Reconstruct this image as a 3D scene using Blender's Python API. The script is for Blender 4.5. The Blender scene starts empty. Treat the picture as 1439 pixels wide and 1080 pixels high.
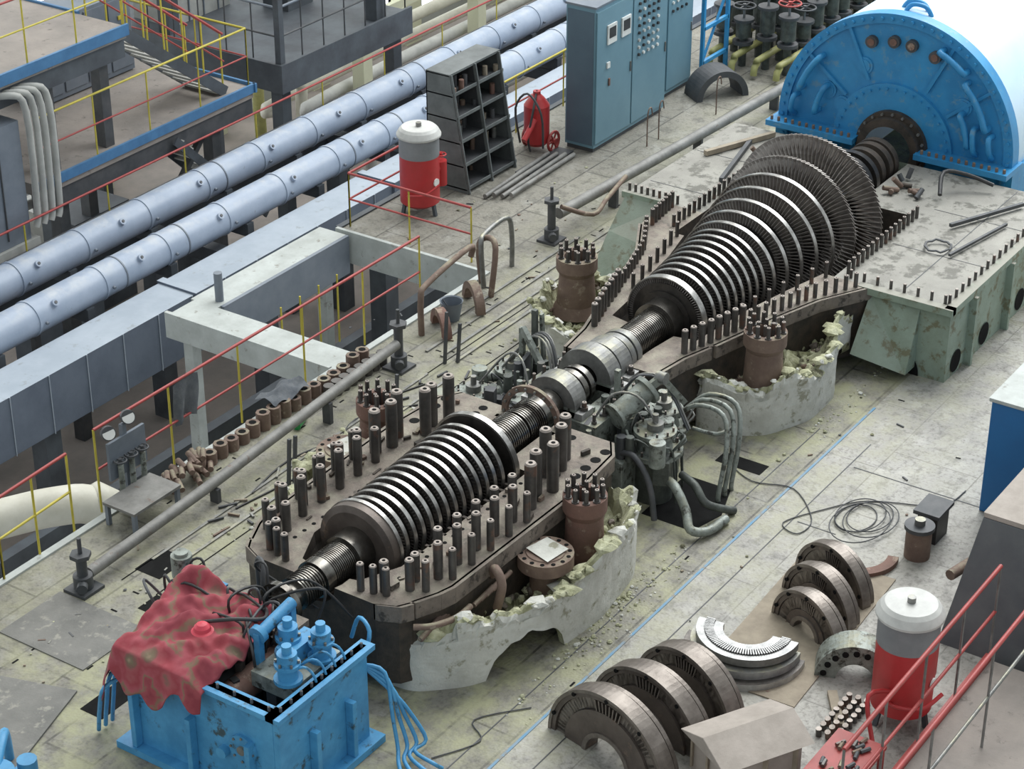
import bpy, math, random, bmesh
from mathutils import Vector, Matrix, noise
random.seed(7)
sc=bpy.context.scene
pi=math.pi
AY=9.72; AZ=0.9

# ------------------------------------------------------------------ materials
MATS={}
def mk(name,c1,c2=None,scale=3.0,rough=0.55,metal=0.0,bump=0.0,c3=None,thr=0.6,dust=None,dustf=0.0,s3=7.0,bs=30.0,emit=None,sp=0.5):
    m=bpy.data.materials.new(name); m.use_nodes=True; nt=m.node_tree; N=nt.nodes; Lk=nt.links
    bs_=N['Principled BSDF']; bs_.inputs['Roughness'].default_value=rough; bs_.inputs['Metallic'].default_value=metal
    bs_.inputs['Specular IOR Level'].default_value=sp
    geo=N.new('ShaderNodeNewGeometry')
    def nz(s,det=6):
        n=N.new('ShaderNodeTexNoise'); n.inputs['Scale'].default_value=s; n.inputs['Detail'].default_value=det; n.inputs['Roughness'].default_value=0.65
        Lk.new(geo.outputs['Position'],n.inputs['Vector']); return n
    def ramp(src,a,b):
        r=N.new('ShaderNodeMapRange'); r.inputs['From Min'].default_value=a; r.inputs['From Max'].default_value=b
        Lk.new(src,r.inputs['Value']); return r.outputs[0]
    def mix(f,a,b):
        x=N.new('ShaderNodeMix'); x.data_type='RGBA'
        if isinstance(f,float): x.inputs[0].default_value=f
        else: Lk.new(f,x.inputs[0])
        for k,v in ((6,a),(7,b)):
            if isinstance(v,tuple): x.inputs[k].default_value=(*v,1)
            else: Lk.new(v,x.inputs[k])
        return x.outputs[2]
    if c2 is None: c2=tuple(v*0.72 for v in c1)
    n1=nz(scale); col=mix(ramp(n1.outputs[0],0.35,0.65),c1,c2)
    if c3: col=mix(ramp(nz(s3,8).outputs[0],thr,thr+0.08),col,c3)
    if dust:
        sx=N.new('ShaderNodeSeparateXYZ'); Lk.new(geo.outputs['Normal'],sx.inputs[0])
        up=ramp(sx.outputs[2],0.5,0.95)
        mu=N.new('ShaderNodeMath'); mu.operation='MULTIPLY'; Lk.new(up,mu.inputs[0]); Lk.new(ramp(nz(4.5,7).outputs[0],0.62-dustf*0.4,0.85-dustf*0.4),mu.inputs[1])
        col=mix(mu.outputs[0],col,dust)
    Lk.new(col,bs_.inputs['Base Color'])
    if bump>0:
        b=N.new('ShaderNodeBump'); b.inputs['Strength'].default_value=bump; b.inputs['Distance'].default_value=0.02
        Lk.new(nz(bs,5).outputs[0],b.inputs['Height']); Lk.new(b.outputs[0],bs_.inputs['Normal'])
    if emit:
        bs_.inputs['Emission Color'].default_value=(*emit[:3],1); bs_.inputs['Emission Strength'].default_value=emit[3]
    MATS[name]=m; return name
DU=(0.35,0.335,0.23)
mk('steel_dark',(0.06,0.056,0.053),(0.11,0.10,0.092),8,0.35,0.75,0.1)
mk('steel_blade',(0.21,0.19,0.175),(0.13,0.115,0.105),10,0.38,0.6)
mk('steel_blade_long',(0.36,0.335,0.31),(0.23,0.205,0.19),10,0.36,0.55)
mk('steel_rim',(0.55,0.54,0.52),(0.30,0.285,0.27),12,0.28,0.9)
mk('steel_shaft',(0.24,0.23,0.21),(0.10,0.09,0.08),6,0.24,0.9)
mk('steel_mid',(0.27,0.27,0.26),(0.15,0.15,0.145),7,0.45,0.5,0.15,dust=DU,dustf=0.4)
mk('pipe_deck',(0.26,0.255,0.24),(0.16,0.155,0.145),5,0.6,0.2,0.15,c3=(0.16,0.11,0.085),thr=0.62)
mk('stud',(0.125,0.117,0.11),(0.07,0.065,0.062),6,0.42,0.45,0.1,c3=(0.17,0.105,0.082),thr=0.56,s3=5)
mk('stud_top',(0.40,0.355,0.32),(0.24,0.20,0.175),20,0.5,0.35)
mk('hole',(0.010,0.010,0.010),(0.016,0.016,0.016),5,0.9,sp=0.1)  # near-black colour painting the shade inside holes, slots and grooves
mk('rust',(0.15,0.10,0.08),(0.22,0.155,0.12),6,0.75,0.1,0.3,c3=(0.33,0.27,0.21),thr=0.60,dust=DU,dustf=0.4)
mk('rust_red',(0.21,0.115,0.09),(0.15,0.09,0.07),5,0.75,0.1,0.3,c3=(0.33,0.25,0.19),thr=0.58)
mk('casing',(0.155,0.13,0.112),(0.25,0.21,0.175),6,0.65,0.25,0.45,c3=(0.07,0.06,0.052),thr=0.53,dust=(0.35,0.32,0.255),dustf=0.42,s3=9)
mk('casing_in',(0.04,0.036,0.032),(0.09,0.07,0.055),7,0.65,0.3,0.3)  # dark casing metal; also paints recess shade on walls below the flange
mk('green_cast',(0.30,0.37,0.30),(0.22,0.27,0.205),3,0.65,0.0,0.2,c3=(0.17,0.165,0.10),thr=0.54,dust=(0.30,0.29,0.245),dustf=1.0)
mk('deck_plate',(0.31,0.30,0.265),(0.23,0.22,0.195),2.2,0.6,0.1,0.35,c3=(0.13,0.125,0.105),thr=0.52,s3=5,bs=60)
mk('graygreen',(0.31,0.34,0.31),(0.16,0.175,0.155),9,0.5,0.25,0.3,c3=(0.06,0.06,0.05),thr=0.54,dust=DU,dustf=0.3,s3=11)
mk('graygreen_dark',(0.12,0.135,0.12),(0.06,0.065,0.06),9,0.5,0.3,0.3)
mk('plaster',(0.66,0.66,0.61),(0.50,0.495,0.45),4,0.9,0,0.5,c3=(0.31,0.30,0.23),thr=0.57)
mk('rubble',(0.53,0.53,0.37),(0.32,0.32,0.19),9,0.95,0,1.0,c3=(0.115,0.11,0.07),thr=0.55,bs=18)
mk('blue',(0.04,0.285,0.56),(0.03,0.22,0.46),2.5,0.42,0.0,0.05,c3=(0.11,0.28,0.43),thr=0.58)
mk('blue_mach',(0.085,0.34,0.60),(0.05,0.24,0.46),4,0.45,0.0,0.1,c3=(0.045,0.08,0.10),thr=0.58)
mk('pale_blue',(0.58,0.74,0.86),(0.52,0.70,0.85),1.5,0.35)  # window glare and overexposure on the generator body, painted as a pale tone
mk('pipe_blue',(0.37,0.43,0.53),(0.30,0.36,0.46),2.5,0.42,0.0,0.05,dust=(0.46,0.49,0.53),dustf=0.4,c3=(0.27,0.30,0.35),thr=.64)
mk('duct_top',(0.42,0.47,0.53),(0.34,0.39,0.45),1.6,0.55,0.1,0.05,c3=(0.30,0.33,0.36),thr=0.6)  # lit tone of the duct, light from above put into the colour
mk('duct_blue',(0.16,0.19,0.24),(0.12,0.145,0.19),2.0,0.5,0.1,0.1)  # shaded tone of the same duct, side shade put into the colour
mk('cab_blue',(0.16,0.28,0.34),(0.13,0.24,0.30),1.5,0.45)
mk('cab_dark',(0.10,0.15,0.19),(0.08,0.12,0.16),1.5,0.5)
mk('gray_panel',(0.20,0.225,0.26),(0.14,0.165,0.20),2,0.5,0.1)
mk('dark_panel',(0.085,0.09,0.10),(0.13,0.135,0.14),2,0.55,0.1)
mk('rack_gray',(0.17,0.185,0.185),(0.10,0.11,0.11),3,0.55,0.1)
mk('frame_white',(0.50,0.53,0.51),(0.38,0.40,0.38),3,0.6,0,0.1,c3=(0.26,0.25,0.22),thr=0.60)
mk('dark_metal',(0.06,0.065,0.07),(0.10,0.10,0.105),4,0.6,0.2)
mk('shadow_steel',(0.10,0.115,0.13),(0.06,0.065,0.075),2,0.6,0.1)  # even dark blue-grey tone for support and background steel
mk('red',(0.50,0.035,0.04),(0.38,0.03,0.03),3,0.4)
mk('red_rail',(0.40,0.06,0.055),(0.30,0.05,0.045),6,0.5)
mk('yellow',(0.60,0.50,0.07),(0.45,0.38,0.05),6,0.5)
mk('yellow_pipe',(0.36,0.35,0.13),(0.26,0.25,0.10),6,0.5)
mk('tank_gray',(0.24,0.25,0.26),(0.19,0.20,0.21),4,0.5)
mk('tank_top',(0.60,0.60,0.57),(0.46,0.46,0.44),4,0.5)
mk('blue_edge',(0.07,0.20,0.38),(0.05,0.15,0.30),4,0.5)
mk('walk',(0.33,0.29,0.26),(0.25,0.225,0.205),2,0.85,0,0.2,c3=(0.18,0.16,0.145),thr=0.6)
mk('low_floor',(0.26,0.225,0.20),(0.18,0.16,0.145),1.2,0.9,0,0.2)
mk('wall_m',(0.34,0.35,0.33),(0.28,0.29,0.27),1,0.9)
mk('cream',(0.60,0.58,0.50),(0.48,0.46,0.38),3,0.55,0,0.05)
mk('pipe_gray',(0.46,0.46,0.43),(0.34,0.34,0.32),3,0.55,0,0.05)
mk('wood',(0.34,0.29,0.22),(0.25,0.21,0.16),6,0.8,0,0.2)
mk('crate_beige',(0.42,0.37,0.33),(0.33,0.29,0.255),5,0.8,0,0.15)
mk('black',(0.02,0.02,0.022),(0.04,0.04,0.04),5,0.5)
mk('bottle_green',(0.02,0.30,0.08),(0.02,0.2,0.05),5,0.15)
mk('pink_red',(0.65,0.06,0.09),(0.5,0.04,0.07),5,0.5)
mk('dial',(0.75,0.75,0.72),(0.65,0.65,0.62),5,0.4)
mk('diaph',(0.155,0.128,0.112),(0.095,0.078,0.068),4,0.45,0.45,0.15,c3=(0.22,0.16,0.125),thr=0.6)
mk('diaph_rim',(0.25,0.22,0.195),(0.15,0.128,0.112),8,0.42,0.55,0.1)
mk('ring_light',(0.46,0.46,0.45),(0.28,0.28,0.28),9,0.4,0.4,0.1)
mk('window_glow',(0.9,0.92,0.95),(0.9,0.92,0.95),1,0.4,emit=(0.92,0.96,1.0,2.2))
mk('col_yellow',(0.60,0.60,0.44),(0.52,0.52,0.38),1,0.8)
mk('blue_paint',(0.12,0.28,0.44),(0.24,0.30,0.35),9,0.7,c3=(0.24,0.23,0.2),thr=.56,s3=5)
mk('blue_box',(0.02,0.17,0.42),(0.02,0.14,0.36),1.5,0.5)
mk('rag',(0.09,0.10,0.115),(0.14,0.15,0.16),9,0.9,0,0.4)
mk('floor_plate_dark',(0.20,0.195,0.18),(0.14,0.138,0.128),3,0.6,0.2,0.3,c3=(0.28,0.27,0.235),thr=.56)
def floor_mat(name,ca,cb,cm,w,h,dustA,off=0.5,mort=0.012,bright=(0.36,0.355,0.32)):
    m=bpy.data.materials.new(name); m.use_nodes=True; nt=m.node_tree; N=nt.nodes; Lk=nt.links; P=N['Principled BSDF']
    geo=N.new('ShaderNodeNewGeometry')
    br=N.new('ShaderNodeTexBrick'); br.offset=off; br.inputs['Scale'].default_value=1.0; br.inputs['Brick Width'].default_value=w; br.inputs['Row Height'].default_value=h
    br.inputs['Mortar Size'].default_value=mort; br.inputs['Mortar Smooth'].default_value=0.1
    br.inputs['Color1'].default_value=(*ca,1); br.inputs['Color2'].default_value=(*cb,1); br.inputs['Mortar'].default_value=(*cm,1)
    Lk.new(geo.outputs['Position'],br.inputs['Vector'])
    def nz(s,d=8,r=0.65):
        n=N.new('ShaderNodeTexNoise'); n.inputs['Scale'].default_value=s; n.inputs['Detail'].default_value=d; n.inputs['Roughness'].default_value=r
        Lk.new(geo.outputs['Position'],n.inputs['Vector']); return n.outputs[0]
    def rg(src,a,b,lo=0,hi=1):
        r=N.new('ShaderNodeMapRange'); r.inputs[1].default_value=a; r.inputs[2].default_value=b; r.inputs[3].default_value=lo; r.inputs[4].default_value=hi; Lk.new(src,r.inputs[0]); return r.outputs[0]
    def mix(f,a,b,bt='MIX'):
        x=N.new('ShaderNodeMix'); x.data_type='RGBA'; x.blend_type=bt; 
        if isinstance(f,float): x.inputs[0].default_value=f
        else: Lk.new(f,x.inputs[0])
        for k,v in ((6,a),(7,b)):
            if isinstance(v,tuple): x.inputs[k].default_value=(*v,1)
            else: Lk.new(v,x.inputs[k])
        return x.outputs[2]
    c=br.outputs['Color']
    c=mix(rg(nz(0.9),0.35,0.7,0,0.75),c,tuple(v*0.58 for v in ca))
    c=mix(rg(nz(3.0),0.52,0.74,0,0.75),c,bright)
    c=mix(rg(nz(5.5),0.50,0.64,0,0.7),c,tuple(v*0.4 for v in ca))
    c=mix(rg(nz(22),0.5,0.7,0,0.5),c,(0.075,0.07,0.055))
    sx=N.new('ShaderNodeSeparateXYZ'); Lk.new(geo.outputs['Position'],sx.inputs[0])
    d=N.new('ShaderNodeMath'); d.operation='SUBTRACT'; Lk.new(sx.outputs[1],d.inputs[0]); d.inputs[1].default_value=AY
    a=N.new('ShaderNodeMath'); a.operation='ABSOLUTE'; Lk.new(d.outputs[0],a.inputs[0])
    near=rg(a.outputs[0],1.4,3.8,1,0)
    mu=N.new('ShaderNodeMath'); mu.operation='MULTIPLY'; Lk.new(near,mu.inputs[0]); Lk.new(rg(nz(2.6),0.42,0.60),mu.inputs[1])
    mu2=N.new('ShaderNodeMath'); mu2.operation='MULTIPLY'; Lk.new(mu.outputs[0],mu2.inputs[0]); mu2.inputs[1].default_value=0.9
    c=mix(mu2.outputs[0],c,dustA)
    Lk.new(c,P.inputs['Base Color']); P.inputs['Roughness'].default_value=0.62
    b=N.new('ShaderNodeBump'); b.inputs['Strength'].default_value=0.4; b.inputs['Distance'].default_value=0.01
    v=N.new('ShaderNodeTexVoronoi'); v.inputs['Scale'].default_value=38; Lk.new(geo.outputs['Position'],v.inputs['Vector'])
    Lk.new(v.outputs[0],b.inputs['Height']); Lk.new(b.outputs[0],P.inputs['Normal'])
    MATS[name]=m
floor_mat('plates',(0.285,0.27,0.225),(0.225,0.213,0.18),(0.06,0.055,0.048),1.45,0.52,(0.355,0.35,0.215))
floor_mat('tiles',(0.42,0.405,0.37),(0.365,0.35,0.32),(0.20,0.19,0.17),1.25,0.9,(0.38,0.37,0.265),0.3,0.007,bright=(0.53,0.515,0.475))
def cloth_mat():
    m=bpy.data.materials.new('cloth_floral'); m.use_nodes=True; nt=m.node_tree; N=nt.nodes; Lk=nt.links; P=N['Principled BSDF']
    geo=N.new('ShaderNodeNewGeometry')
    v=N.new('ShaderNodeTexVoronoi'); v.inputs['Scale'].default_value=3.0; Lk.new(geo.outputs['Position'],v.inputs['Vector'])
    r=N.new('ShaderNodeValToRGB'); e=r.color_ramp; e.interpolation='LINEAR'
    e.elements[0].position=0; e.elements[0].color=(0.36,0.24,0.17,1); e.elements[1].position=0.10; e.elements[1].color=(0.18,0.14,0.09,1)
    for p_,c_ in ((0.20,(0.20,0.10,0.08,1)),(0.28,(0.33,0.08,0.09,1)),(0.42,(0.30,0.045,0.06,1)),(0.56,(0.36,0.08,0.10,1)),(0.63,(0.20,0.14,0.09,1)),(0.69,(0.31,0.06,0.075,1)),(0.85,(0.23,0.035,0.05,1))):
        k=e.elements.new(p_); k.color=c_
    n=N.new('ShaderNodeTexNoise'); n.inputs['Scale'].default_value=7; n.inputs['Detail'].default_value=5; Lk.new(geo.outputs['Position'],n.inputs['Vector'])
    a=N.new('ShaderNodeMath'); a.operation='MULTIPLY_ADD'; Lk.new(n.outputs[0],a.inputs[0]); a.inputs[1].default_value=0.7
    Lk.new(v.outputs[0],a.inputs[2]); s=N.new('ShaderNodeMath'); s.operation='SUBTRACT'; Lk.new(a.outputs[0],s.inputs[0]); s.inputs[1].default_value=0.32
    Lk.new(s.outputs[0],r.inputs[0]); Lk.new(r.outputs[0],P.inputs['Base Color']); P.inputs['Roughness'].default_value=0.85
    MATS['cloth_floral']=m
cloth_mat()

# ------------------------------------------------------------------ mesh builder
def frame(d):
    d=Vector(d).normalized(); a=Vector((0,0,1)) if abs(d.z)<0.9 else Vector((1,0,0))
    u=d.cross(a).normalized(); return d,u,d.cross(u).normalized()
class B:
    def __init__(s,name): s.n=name; s.v=[]; s.f=[]; s.m=[]; s.sm=[]; s.ml=[]
    def mi(s,m):
        if m not in s.ml: s.ml.append(m)
        return s.ml.index(m)
    def add(s,vs,fs,m,sm=False):
        o=len(s.v); s.v+= [Vector(q) for q in vs]; k=s.mi(m)
        for f in fs: s.f.append(tuple(i+o for i in f)); s.m.append(k); s.sm.append(sm)
    def box(s,x0,x1,y0,y1,z0,z1,m,rot=None,top=None):
        vs=[Vector((x,y,z)) for x in (x0,x1) for y in (y0,y1) for z in (z0,z1)]
        if rot:
            c=Vector(((x0+x1)/2,(y0+y1)/2,(z0+z1)/2)); vs=[c+rot@(q-c) for q in vs]
        s.add(vs,[(0,1,3,2),(4,6,7,5),(0,4,5,1),(2,3,7,6),(0,2,6,4)],m); s.add(vs,[(1,5,7,3)],top or m)
    def beam(s,a,b,w,h,m):
        a=Vector(a);b=Vector(b);d=(b-a).normalized(); up=Vector((0,0,1)) if abs(d.z)<0.95 else Vector((1,0,0))
        u=d.cross(up).normalized(); t=u.cross(d).normalized()
        vs=[p+u*w/2*i+t*h/2*j for p in (a,b) for i in (-1,1) for j in (-1,1)]
        s.add(vs,[(0,1,3,2),(4,6,7,5),(0,4,5,1),(2,3,7,6),(0,2,6,4),(1,5,7,3)],m)
    def cyl(s,a,b,r,m,r2=None,n=12,cap=None,caps=True):
        a=Vector(a);b=Vector(b); d,u,w=frame(b-a); r2=r if r2 is None else r2
        R=[(math.cos(2*pi*i/n),math.sin(2*pi*i/n)) for i in range(n)]
        A=[a+(u*c+w*q)*r for c,q in R]; Bv=[b+(u*c+w*q)*r2 for c,q in R]
        s.add(A+Bv,[(i,(i+1)%n,(i+1)%n+n,i+n) for i in range(n)],m,n>6)
        if caps: 
            s.add(A,[tuple(range(n))[::-1]],m); s.add(Bv,[tuple(range(n))],cap or m)
    def lathe(s,prof,o,d,m,n=32,a0=0,a1=2*pi,mats=None,smooth=False):
        o=Vector(o); d,u,w=frame(d); full=abs(a1-a0-2*pi)<1e-6; k=n if full else n+1
        R=[(math.cos(a0+(a1-a0)*i/n),math.sin(a0+(a1-a0)*i/n)) for i in range(k)]
        for j in range(len(prof)-1):
            (x0,r0),(x1,r1)=prof[j],prof[j+1]
            vs=[o+d*x0+(u*c+w*q)*r0 for c,q in R]+[o+d*x1+(u*c+w*q)*r1 for c,q in R]
            mm=mats[j] if mats and mats[j] else m
            s.add(vs,[(i,(i+1)%k,(i+1)%k+k,i+k) for i in range(n)],mm,True)
    def tube(s,pts,r,m,n=8,sub=4,closed=False):
        P=[Vector(p) for p in pts]
        if sub>1 and len(P)>2:
            Q=[]
            L=len(P)
            for i in range(L if closed else L-1):
                p1,p2=P[i],P[(i+1)%L]; p0=P[i-1] if (i>0 or closed) else p1; p3=P[(i+2)%L] if (i+2<L or closed) else p2
                for t in range(sub):
                    t/=sub; Q.append(0.5*((2*p1)+(p2-p0)*t+(2*p0-5*p1+4*p2-p3)*t*t+(3*p1-p0-3*p2+p3)*t**3))
            if not closed: Q.append(P[-1])
            P=Q
        L=len(P); vs=[]; u=None
        for i,p in enumerate(P):
            a=P[i-1] if (i>0 or closed) else p; b=P[(i+1)%L] if (i<L-1 or closed) else p
            d=(b-a).normalized()
            if u is None: _,u,_=frame(d)
            u=(u-d*u.dot(d)).normalized(); w=d.cross(u)
            vs+=[p+(u*math.cos(2*pi*k/n)+w*math.sin(2*pi*k/n))*r for k in range(n)]
        fs=[(i*n+k,i*n+(k+1)%n,((i+1)%L)*n+(k+1)%n,((i+1)%L)*n+k) for i in range(L if closed else L-1) for k in range(n)]
        s.add(vs,fs,m,True)
        if not closed: s.add(vs[:n],[tuple(range(n))[::-1]],m); s.add(vs[-n:],[tuple(range(n))],m)
    def prism(s,poly,z0,z1,m,top=None):
        n=len(poly); lo=[Vector((x,y,z0)) for x,y in poly]; hi=[Vector((x,y,z1)) for x,y in poly]
        s.add(lo+hi,[(i,(i+1)%n,(i+1)%n+n,i+n) for i in range(n)]+[tuple(range(n))[::-1]],m); s.add(hi,[tuple(range(n))],top or m)
    def ringseg(s,c,d,up,ri,ro,t,a0,a1,m,n=28,rim=None,face=None):
        c=Vector(c); d=Vector(d).normalized(); up=Vector(up); up=(up-d*up.dot(d)).normalized(); u=up.cross(d)
        def P(r,a,k): return c+u*math.cos(a)*r+up*math.sin(a)*r+d*k*t
        for i in range(n):
            a=a0+(a1-a0)*i/n; b=a0+(a1-a0)*(i+1)/n
            s.add([P(ro,a,0),P(ro,b,0),P(ro,b,1),P(ro,a,1)],[(0,1,2,3)],rim or m,False)
            s.add([P(ri,a,0),P(ri,b,0),P(ri,b,1),P(ri,a,1)],[(3,2,1,0)],m,False)
            for k in (0,1): s.add([P(ri,a,k),P(ro,a,k),P(ro,b,k),P(ri,b,k)],[(0,1,2,3)],face or m,False)
        if abs(a1-a0)<2*pi-0.01:
            for a in (a0,a1): s.add([P(ri,a,0),P(ro,a,0),P(ro,a,1),P(ri,a,1)],[(0,1,2,3)],rim or m)
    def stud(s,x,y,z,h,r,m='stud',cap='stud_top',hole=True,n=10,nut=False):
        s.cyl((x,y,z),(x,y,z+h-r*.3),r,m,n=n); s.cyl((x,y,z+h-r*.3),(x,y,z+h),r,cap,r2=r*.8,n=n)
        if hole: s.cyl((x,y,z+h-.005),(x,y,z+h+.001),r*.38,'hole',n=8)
        if nut: s.cyl((x,y,z),(x,y,z+r*1.5),r*1.7,m,n=6)
    def ico(s,c,r,m,sq=1.0):
        t=1.618; V=[(-1,t,0),(1,t,0),(-1,-t,0),(1,-t,0),(0,-1,t),(0,1,t),(0,-1,-t),(0,1,-t),(t,0,-1),(t,0,1),(-t,0,-1),(-t,0,1)]
        c=Vector(c); V=[c+Vector((q[0]*random.uniform(.35,.65),q[1]*random.uniform(.35,.65),q[2]*random.uniform(.3,.6)*sq))*r for q in V]
        s.add(V,[(0,11,5),(0,5,1),(0,1,7),(0,7,10),(0,10,11),(1,5,9),(5,11,4),(11,10,2),(10,7,6),(7,1,8),(3,9,4),(3,4,2),(3,2,6),(3,6,8),(3,8,9),(4,9,5),(2,4,11),(6,2,10),(8,6,7),(9,8,1)],m)
    def wheel(s,c,d,r,m,t=0.012,sp=4):
        c=Vector(c); d_,u,w=frame(d)
        s.tube([c+(u*math.cos(2*pi*i/16)+w*math.sin(2*pi*i/16))*r for i in range(16)],t,m,n=6,sub=1,closed=True)
        for i in range(sp):
            a=2*pi*i/sp; s.cyl(c,c+(u*math.cos(a)+w*math.sin(a))*r,t*.7,m,n=5)
        s.cyl(c-d_*t*2,c+d_*t*2,t*2,m,n=8)
    def done(s,bevel=0.0,parent=None):
        me=bpy.data.meshes.new(s.n); xs=[q.x for q in s.v]; ys=[q.y for q in s.v]; zs=[q.z for q in s.v]
        o=Vector(((min(xs)+max(xs))/2,(min(ys)+max(ys))/2,min(zs)))
        me.from_pydata([q-o for q in s.v],[],s.f)
        for m in s.ml: me.materials.append(MATS[m])
        me.polygons.foreach_set('material_index',s.m); me.polygons.foreach_set('use_smooth',s.sm)
        bm=bmesh.new(); bm.from_mesh(me); bmesh.ops.recalc_face_normals(bm,faces=bm.faces); bm.to_mesh(me); bm.free()
        me.update(); ob=bpy.data.objects.new(s.n,me); ob.location=o; sc.collection.objects.link(ob)
        if parent is not None:
            ob.parent=parent; q=parent; po=Vector((0,0,0))
            while q is not None: po+=q.location; q=q.parent
            ob.location=o-po
        if bevel>0:
            md=ob.modifiers.new('bevel','BEVEL'); md.width=bevel; md.segments=2; md.limit_method='ANGLE'; md.angle_limit=0.9
        return ob
def rz(a): return Matrix.Rotation(a,3,'Z')

# ------------------------------------------------------------------ shell
b=B('floor')
b.box(4,18.6,7.75,12.85,-0.3,0,'plates'); b.box(18.6,43.5,7.75,15.05,-0.3,0,'plates'); b.box(4,43.5,-4,7.75,-0.3,0,'tiles')
b.box(4,10.85,12.85,13.3,-0.3,0,'plates')
b.done()
b=B('floor_lower'); b.box(0,50,12.9,34,-4.2,-4,'low_floor'); b.done()
Yw=25.2
b=B('wall_left')
b.box(0,50,Yw,Yw+.3,-4,-3.7,'wall_m'); b.box(0,50,Yw,Yw+.3,5,9,'wall_m')
for x in range(0,50,3): b.box(x,x+.5,Yw-.4,Yw+.3,-4,9,'col_yellow')
b.done()
b=B('window_1'); b.box(0,50,Yw+.05,Yw+.1,-3.7,5,'window_glow')
for i in range(0,100): b.box(i*.5,i*.5+.04,Yw-.02,Yw+.05,-3.7,5,'wall_m')
for z in (-2.5,-1.2,0,1.2,2.4,3.6): b.box(0,50,Yw-.02,Yw+.05,z,z+.05,'wall_m')
b.done()
b=B('wall_back'); b.box(44,44.3,-4,Yw,-4,-.3,'wall_m'); b.box(44,44.3,-4,Yw,5,9,'wall_m')
for y in range(-4,24,4): b.box(43.6,44.3,y,y+.7,-4,9,'col_yellow')
b.done()
b=B('window_2'); b.box(44.1,44.15,-4,Yw,-.3,5,'window_glow')
for i in range(0,58): b.box(44,44.1,-4+i*.5,-3.96+i*.5,-.3,5,'wall_m')
b.done()
b=B('deck_edge_girder')
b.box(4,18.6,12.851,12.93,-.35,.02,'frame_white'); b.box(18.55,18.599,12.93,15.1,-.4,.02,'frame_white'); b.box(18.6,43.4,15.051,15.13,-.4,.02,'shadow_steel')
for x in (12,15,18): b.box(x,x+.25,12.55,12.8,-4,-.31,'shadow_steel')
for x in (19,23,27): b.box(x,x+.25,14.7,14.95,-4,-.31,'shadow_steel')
b.done()
b=B('painted_floor_line'); b.box(8,18.2,7.735,7.76,0,.006,'blue_paint'); b.done()
b=B('floor_rails')
for y in (11.75,12.0): b.box(11.9,16.2,y,y+.03,0,.015,'steel_mid')
for y in (12.1,12.3,11.9): b.box(16.6,20.5,y,y+.035,0,.02,'steel_mid')
b.box(17.5,20.0,12.5,12.53,0,.02,'steel_mid')
for y in (7.45,8.02): b.box(8.5,17.5,y,y+.01,0,.004,'dark_metal')
for y in (12.02,11.6): b.box(11.5,20.5,y,y+.012,0,.004,'hole')
for x,yy0,yy1 in ((17.0,4.8,7.4),(15.8,7,7.4)): b.box(x,x+.01,yy0,yy1,0,.004,'dark_metal')
b.done()
b=B('floor_slots')
random.seed(3)
for i in range(50):
    x=random.uniform(9,22); y=random.choice([random.uniform(7,8.0),random.uniform(11.7,12.7),random.uniform(11.0,12.2) if x<11.5 else 12.4])
    b.box(x,x+.07,y,y+.018,0,.003,'hole',rot=rz(random.choice([0,pi/2,0.0])))
b.box(11.7,12.1,11.75,12.05,.0,.004,'hole')
b.box(11.25,11.5,11.35,11.6,0,.004,'hole')
b.box(9.9,11.3,10.75,11.0,0,.004,'hole'); b.prism([(15.1,8.15),(15.5,8.05),(15.95,8.2),(15.95,8.7),(15.1,8.7)],0,.004,'hole'); b.box(16.35,16.55,8.1,8.6,0,.004,'hole')  # flat dark patches paint in the shade of floor pits
b.done()

# ------------------------------------------------------------------ casings
def casing(name,st,zt,zb,mo,mi,ds=1.0,wall=None):
    b=B(name); n=12
    secs=[]
    for x,o,i,z0 in st:
        arc=[(math.cos(pi*k/n)*i,-math.sin(pi*k/n)*i*ds) for k in range(n+1)]
        sec=[(o,z0),(o,zt)]+[(a,zt+c) for a,c in arc]+[(-o,zt),(-o,z0)]
        secs.append([Vector((x,AY-a,z)) for a,z in sec])
    k=len(secs[0])
    for p,q in zip(secs[:-1],secs[1:]):
        for j in range(k-1):
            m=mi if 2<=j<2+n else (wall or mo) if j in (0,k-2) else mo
            b.add([p[j],p[j+1],q[j+1],q[j]],[(0,1,2,3)],m)
    for s_ in (secs[0],secs[-1]):
        for j in range(1,k-2):
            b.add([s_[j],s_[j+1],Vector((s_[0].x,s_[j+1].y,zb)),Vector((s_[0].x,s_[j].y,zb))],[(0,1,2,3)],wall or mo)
    return b
Z=0.88
HPst=[(11.48,.62,.20,.1),(11.56,.80,.22,.1),(11.66,.86,.22,.1),(11.68,.86,.30,.1),(11.9,.96,.40,.1),(12.05,1.0,.47,.1),(13.75,1.04,.50,.1),(13.92,1.04,.50,.1),(13.94,1.04,.24,.1),(14.6,.98,.24,.1),(14.8,.85,.24,.1)]
b=casing('high_pressure_turbine_casing',HPst,Z,.1,'casing','casing_in',1.0,'casing_in')  # outer wall coloured dark to imitate the shaded recess below the flange
def hw(st,x):
    for p,q in zip(st[:-1],st[1:]):
        if p[0]<=x<=q[0] and q[0]>p[0]:
            t=(x-p[0])/(q[0]-p[0]); return p[1]+(q[1]-p[1])*t, p[2]+(q[2]-p[2])*t
    return st[-1][1],st[-1][2]
for sg in (-1,1):
    for p,q in zip(HPst[:-1],HPst[1:]):
        if q[0]-p[0]<.05: continue
        a=(p[0],AY+sg*(p[1]+.03)); c=(q[0],AY+sg*(q[1]+.03)); e=(q[0],AY+sg*(q[1]-.02)); g=(p[0],AY+sg*(p[1]-.02))
        b.prism([a,c,e,g],.72,Z,'casing')
for i in range(14): 
    x=12.2+i*.11; b.ringseg((x,AY,Z),(1,0,0),(0,0,1),.44,.50,.03,pi,2*pi,'casing_in',n=14)
random.seed(2)
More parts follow.
